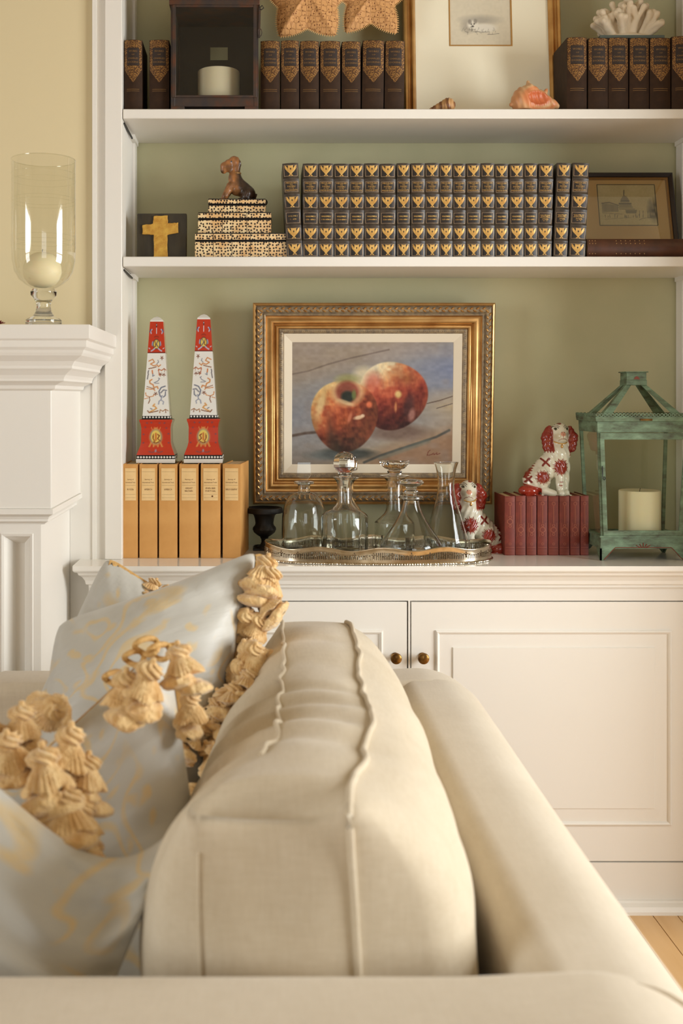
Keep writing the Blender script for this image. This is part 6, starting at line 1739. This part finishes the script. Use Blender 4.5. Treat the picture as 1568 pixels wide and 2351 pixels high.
# ---- dark tin lantern on the top shelf
dl0, dl1 = 2.812, 2.985
x0, x1 = X(392, dl0), X(593, dl0); cxd = (x0+x1)/2; hx = (x1-x0)/2; hy = (dl1-dl0)/2
dk_ = thing('lantern', 'dark rusted tin lantern with a clear glass front, holding a white candle', 'lantern', (cxd, dl0+hy, ZA1+.0004))
zq = lambda py: Z(py, dl0)-ZA1
TOPZ = .36
g = G()
for sx in (-1, 1):
    for sy in (-1, 1): new('corner_post', G().box(min(sx*hx, sx*(hx-.011)), max(sx*hx, sx*(hx-.011)), min(sy*hy, sy*(hy-.011)), max(sy*hy, sy*(hy-.011)), .0, TOPZ), M['rust'], dk_, local=True, bevel=.001)
fz0, fz1 = zq(236), zq(222)
new('base', G().box(-hx+.001, hx-.001, -hy+.001, hy-.001, .008, fz1-.002), M['rust'], dk_, local=True, bevel=.001)
for sx in (-1, 1):
    new('foot', G().box(min(sx*hx, sx*(hx-.035)), max(sx*hx, sx*(hx-.035)), -hy-.001, -hy+.03, 0, .0085), M['rust'], dk_, local=True, bevel=.001)
tz = zq(12)
new('head', G().box(-hx-.004, hx+.004, -hy-.004, hy+.004, tz, tz+.03).box(-hx-.001, hx+.001, -hy-.001, hy+.001, tz+.03, TOPZ), M['rust'], dk_, local=True, bevel=.0015)
fd = new('door', G().box(-hx+.004, -hx+.013, -hy-.003, -hy+.004, fz1-.003, tz).box(hx-.013, hx-.004, -hy-.003, -hy+.004, fz1-.003, tz).box(-hx+.013, hx-.013, -hy-.003, -hy+.004, fz1-.003, fz1+.003).box(-hx+.013, hx-.013, -hy-.003, -hy+.004, tz-.006, tz), M['rust'], dk_, local=True, bevel=.001)
new('glass_pane', G().add([(-hx+.012,-hy,fz1),(hx-.012,-hy,fz1),(hx-.012,-hy,tz),(-hx+.012,-hy,tz)], [(0,1,2,3)]), M['pane_dark'], fd, local=True, smooth=False)
# tin back with a small square opening, closed sides
qx0, qx1 = X(483, dl1)-cxd, X(523, dl1)-cxd; qz0, qz1 = Z(140, dl1)-ZA1, Z(110, dl1)-ZA1
g = G(); yb0, yb1 = hy-.006, hy-.003
for (a, b, c, d_) in ((-hx+.010, qx0, fz1, tz), (qx1, hx-.010, fz1, tz), (qx0, qx1, fz1, qz0), (qx0, qx1, qz1, tz)): g.box(a, b, yb0, yb1, c, d_)
new('back_plate', g, mat('dark_tin', (44,40,34), .6), dk_, local=True, smooth=False)  # back and side plates share one even dark tone
for sx in (-1, 1): new('side_plate', G().box(min(sx*(hx-.005), sx*(hx-.008)), max(sx*(hx-.005), sx*(hx-.008)), -hy+.01, hy-.01, fz1, tz), bpy.data.materials['dark_tin'], dk_, local=True, smooth=False)
lt = [(hx+.002, -hy-.002, zq(20)), (hx+.010, -hy-.004, zq(14)), (hx+.014, -hy-.004, zq(20)), (hx+.008, -hy-.004, zq(24)), (hx+.003, -hy-.003, zq(22))]
new('hook', G().tube(lt, .0012, 6), M['iron'], dk_, local=True)
new('hasp', G().bar((hx+.002, -hy-.002, zq(88)), (hx+.004, -hy-.002, zq(20)), .005, .003).tube([(hx+.004+.005*math.cos(a_), -hy-.003, zq(76)+.010*math.sin(a_)) for a_ in [2*PI*i/14 for i in range(14)]], .001, 5, True), M['rust'], dk_, local=True)
kc = 2.90
candle('white pillar candle inside the dark tin lantern', (X(502, kc), kc, ZA1+.0004+fz1-.0015), 48*PXM(kc), Z(164, kc)-(ZA1+fz1), M['waxwhite'], .003)

# ---- starfish
def starfish(label, cpx, cpy, d, Rr, rr, rot, thick, tilt, yaw, wid):
    r = thing('starfish', label, 'starfish', P(cpx, cpy, d), (tilt, 0, yaw), 'dried starfish on the top shelf')
    na, nr = 200, 46
    def rad(a):
        b = ((a-rot) % (2*PI/5)) / (2*PI/5); b = abs(2*b-1)      # 1 on an arm, 0 between two
        e = wid
        return rr + (Rr-rr)*(b**e)
    g = G(); uv = []
    for side in (-1, 1):
        for j in range(nr+1):
            t = j/nr
            for i in range(na):
                a = 2*PI*i/na; R_ = rad(a)*t
                b = ((a-rot) % (2*PI/5))/(2*PI/5); b = abs(2*b-1)
                hgt = thick*(1-t**2.2)**.6*(1-.45*t) * (1+.5*math.exp(-((1-b)/.16)**2)*t)
                y_ = side*hgt*(1 if side < 0 else .5)
                g.v.append((R_*math.cos(a)*.93, y_, R_*math.sin(a))); uv.append((R_*math.cos(a)*1.0+.5, R_*math.sin(a)+.5))
    m1 = (nr+1)*na
    for s0, fl in ((0, False), (m1, True)):
        for j in range(nr):
            for i in range(na):
                q = (s0+j*na+i, s0+(j+1)*na+i, s0+(j+1)*na+(i+1)%na, s0+j*na+(i+1)%na)
                g.f.append(q if fl else q[::-1])
    for i in range(na): pass
    g.uv = uv
    new('body', g, M['star'], r, local=True, angle=180)
    sp = G()
    for i in range(150):
        a = 2*PI*i/150; R_ = rad(a); a2 = a+.02; nx_, nz_ = math.cos(a), math.sin(a)
        p0 = Vector((R_*nx_*.985*.93, 0, R_*nz_*.985)); da = (rad(a2)-R_)/.02; nrm = Vector((nx_*R_+da*nz_, 0, nz_*R_-da*nx_)).normalized()
        c0 = G().tube([p0, p0+nrm*.0058], lambda t: .0016*(1-t*.6), 5); sp.add(c0.v, c0.f)
    new('spines', sp, M['spike'], r, local=True, kind='stuff')
    return r
starfish('larger orange starfish leaning over the brown volumes beside the dark lantern', 706, -6, 2.89, .134, .086, R(-54), .028, -R(8), R(-4), 1.2)
starfish('smaller starfish leaning over the brown volumes beside the gilt frame', 850, -6, 2.915, .124, .070, R(-54), .019, -R(8), R(3), 1.25)

# ---- coral on its slab
dC_ = 2.905
zsl = ZA1 + .0003 + hT*1.045 + .006 + .0006
cs = thing('coral', 'white branching coral on a dark slate stand, resting on the brown volumes', 'coral', (X(1437, dC_), dC_, zsl))
new('stand', G().box(-73*PXM(dC_), 73*PXM(dC_), -.05, .05, 0, .008), M['slab'], cs, local=True, bevel=.001)
rnd = random.Random(12); caps = []
kq = PXM(dC_)
for i in range(78):
    a = rnd.uniform(0, 2*PI); sp_ = rnd.uniform(.1, 1)
    bx, by = math.cos(a)*58*kq*sp_*.75, math.sin(a)*.045*sp_*.8
    tilt = sp_*rnd.uniform(.55, 1.05); L_1 = rnd.uniform(.055, .085)*(1.15-.45*sp_)
    dirv = Vector((math.cos(a)*math.sin(tilt)*1.15, math.sin(a)*math.sin(tilt)*.7, max(.12, math.cos(tilt)))).normalized()
    p0 = Vector((bx, by, .012)); p1_ = p0+dirv*L_1*.62
    caps.append((p0, p1_, .0088, .0062))
    for q in range(rnd.choice([2,2,3])):
        dv = (dirv+Vector((rnd.uniform(-.8,.8), rnd.uniform(-.7,.5), rnd.uniform(-.2,.6)))).normalized(); p2_ = p1_+dv*L_1*rnd.uniform(.30,.5)
        caps.append((p1_, p2_, .0062, .0066)); caps.append((p2_, p2_+dv*.002, .0076, .0076))
def sdf_coral(p):
    d = s_ell(p, (0,0,.008), (.066,.045,.016))
    for a, b, r0, r1 in caps: d = smin(d, s_cap(p, a, b, r0, r1), .0035)
    return np.maximum(d, .0085-p[:,2])
g = surfnet(sdf_coral, (-.135,-.085,.006), (.135,.085,.125), .0024)
new('branches', g, M['coral'], cs, local=True, angle=180)

# ---- shells on the top shelf edge
dS_ = 2.845; ks = PXM(dS_)
def sdf_conch(p):
    x, y, z = p[:,0]/ks, p[:,1]/ks, p[:,2]/ks
    d = s_cap(p, (-18*ks,0,22*ks), (40*ks,0,18*ks), 34*ks, 14*ks, .8)
    d = smin(d, s_cap(p, (-30*ks,0.0,20*ks), (-52*ks,0,12*ks), 22*ks, 5*ks), 8*ks)
    for i in range(5):
        a = (-34+i*14, 44+4*math.sin(i*2)); d = smin(d, s_cap(p, (a[0]*ks,-4*ks,(a[1]-8)*ks), (a[0]*ks+2*ks*i,-4*ks,(a[1]+3)*ks), 7*ks, 3*ks), 5*ks)
    d = smin(d, s_cap(p, (-14*ks,0,48*ks), (-14*ks,0,66*ks), 9*ks, 4*ks), 8*ks)
    d = smin(d, s_cap(p, (-12*ks,-10*ks,50*ks), (54*ks,-8*ks,14*ks), 9*ks, 6*ks), 8*ks)
    hole = s_ell(p, (10*ks,-34*ks,26*ks), (34*ks,22*ks,20*ks))
    d = np.maximum(d, -hole) + .0008*np.sin(x*.5+z*.2)
    return np.maximum(d, -p[:,2])
g = surfnet(sdf_conch, (-64*ks,-48*ks,-.002), (66*ks,44*ks,76*ks), .0017)
sh = thing('conch_shell', 'orange conch shell lying before the corner of the gilt frame', 'shell', (X(1224, dS_), dS_, ZA1+.0004+.004), (0, R(2), R(8)))
o = new('body', g, M['shell'], sh, local=True, angle=180)
V = np.array(g.v); xx, yy, zz_ = V[:,0]/ks, V[:,1]/ks, V[:,2]/ks
t = np.clip((1-np.sqrt(((xx-10)/38)**2+((yy+34)/26)**2+((zz_-26)/24)**2))*4+.4, 0, 1)[:,None]
nz = vnoise(V, 90, 3)[:,None]
c = (np.array([206,150,104])*(1-nz)+np.array([222,184,138])*nz)*(1-t)+np.array([198,104,62])*t
rm = np.clip(1-abs(np.sqrt(((xx-10)/38)**2+((zz_-26)/24)**2)-1.05)/.25, 0, 1)[:,None]*np.clip((-yy-2)/8, 0, 1)[:,None]; c = c*(1-rm*.6)+np.array([214,110,60])*rm*.6
tip = np.clip((-xx-30)/14, 0, 1)[:,None]; c = c*(1-tip*.5)+np.array([206,132,84])*tip*.5
setcol(o, np.clip(c, 0, 255)); o['label'] = 'orange shell with a deeper orange mouth'; del o['label']
def sdf_cone(p):
    d = s_cap(p, (-24*ks,0,8*ks), (16*ks,0,16*ks), 4*ks, 17*ks)
    d = smin(d, s_cap(p, (16*ks,0,16*ks), (26*ks,0,17*ks), 15*ks, 3*ks), 3*ks)
    return np.maximum(d + .0006*np.sin(p[:,0]/ks*.9), -p[:,2])
g = surfnet(sdf_cone, (-34*ks,-22*ks,-.002), (34*ks,22*ks,38*ks), .0013)
s2_ = thing('cone_shell', 'small tan cone shell lying below the mounted drawing', 'shell', (X(1012, dS_), dS_, ZA1+.0004), (0, 0, R(-15)))
o = new('body', g, M['shell'], s2_, local=True, angle=180)
V = np.array(g.v); b = np.clip(np.sin(V[:,0]/ks*.35+3*vnoise(V, 60, 2))*2, 0, 1)[:,None]
setcol(o, np.array([196,150,100])*(1-b)+np.array([128,84,52])*b)

# ---- hurricane glass with its candle, on the mantel
dh = 2.475; kh = PXM(dh)
hu = thing('hurricane_lamp', 'tall clear glass hurricane on a footed glass base standing on the mantel', 'candle holder', (X(100, dh), dh, zm+.0004))
zh = lambda py: Z(py, dh)-zm
prof = [(24, 664), (40, 655), (56, 642), (66, 625), (71.5, 600), (73, 570), (73, 520), (72.5, 450), (72.5, 368)]
prof = [(a*kh, zh(b)) for a, b in prof]
new('glass_cylinder', G().lathe(prof, n=72, cap=False), M['pane_hurricane'], hu, local=True, angle=180)
g = G()
for py in (368,):
    g.tube([(72.5*kh*math.cos(a), 72.5*kh*math.sin(a), zh(py)) for a in [2*PI*i/64 for i in range(64)]], .0011, 6, True)
new('glass_rim', g, M['pane_hurricane'], hu, local=True)
g = G()
for py in (401, 416, 458, 466, 545, 556, 567):
    r_ = float(np.interp(zh(py), [p[1] for p in prof], [p[0] for p in prof]))
    g.tube([((r_+.0003)*math.cos(a), (r_+.0003)*math.sin(a), zh(py)) for a in [2*PI*i/64 for i in range(64)]], .0004, 5, True)
new('etched_lines', g, M['pane_hurricane'], hu, local=True, kind='stuff')
bp_ = [(0, zh(664)), (26, zh(665)), (30, zh(671)), (29, zh(679)), (22, zh(687)), (17, zh(694)), (16, zh(704)), (18, zh(716)), (25, zh(727)), (38, zh(733)), (41, zh(736)), (41, zh(742)), (42, .0055), (44, .003), (44, 0.0)]
gf_ = new('glass_foot', G().lathe([(a*kh, b) for a, b in bp_] + [(0, 0)], n=56, cap=False), M['glass'], hu, local=True, angle=40)
gf_.data.flip_normals()
ec = thing('egg_candle', 'pale egg-shaped candle inside the hurricane glass', 'candle', (X(97, dh), dh, zm+zh(662)+.001))
ep = []
hE = (662-580)*kh
for i in range(19):
    t = i/18; a = PI*t; ep.append((44*kh*math.sin(a)**.85*(1-.12*math.cos(a)*-1*.3) if 0 < i < 18 else 0.0, hE/2-hE/2*math.cos(a)))
ep = [(0 if i in (0, 18) else min(r_, (44 if i > 6 else 20+4*i)*kh), z) for i, (r_, z) in enumerate(ep)]
new('wax', G().lathe(ep, n=40, cap=False), M['wax'], ec, local=True, angle=180)
new('wick', G().tube([(0,0,hE-.001),(.0005,0,hE+.004),(.0015,0,hE+.007)], .0007, 5), M['iron'], ec, local=True)

# ---- dried red flower at the picture's edge on the mantel
dF_ = 2.44
rs_ = thing('dried_flower', 'dried dark red flower head lying on the mantel', 'flower', (X(-6, dF_), dF_, zm+.0004))
g = G(); rnd = random.Random(5)
for i in range(16):
    a = i*2.4; t = i/16; e = .35+.9*t
    p = [Vector((0,0,.004)), Vector((.008*math.cos(a)*(.4+t), .008*math.sin(a)*(.4+t), .006+.006*(1-t))), Vector((.016*math.cos(a)*(.3+t), .016*math.sin(a)*(.3+t), .005+.009*(1-t)))]
    s_ = Vector((-math.sin(a), math.cos(a), 0))*.0055
    g.add([tuple(p[0]), tuple(p[1]+s_), tuple(p[2]+s_*.6+Vector((0,0,.002))), tuple(p[2]-s_*.6), tuple(p[1]-s_)], [(0,1,2,3,4)])
o = new('petals', g, M['rose'], rs_, local=True, smooth=False, kind='stuff'); mo = o.modifiers.new('s', 'SOLIDIFY'); mo.thickness = .0008
new('calyx', G().ball((0,0,.004), .005, .005, .004, 10, 6), mat('dry_green', (92,84,48), .8), rs_, local=True)
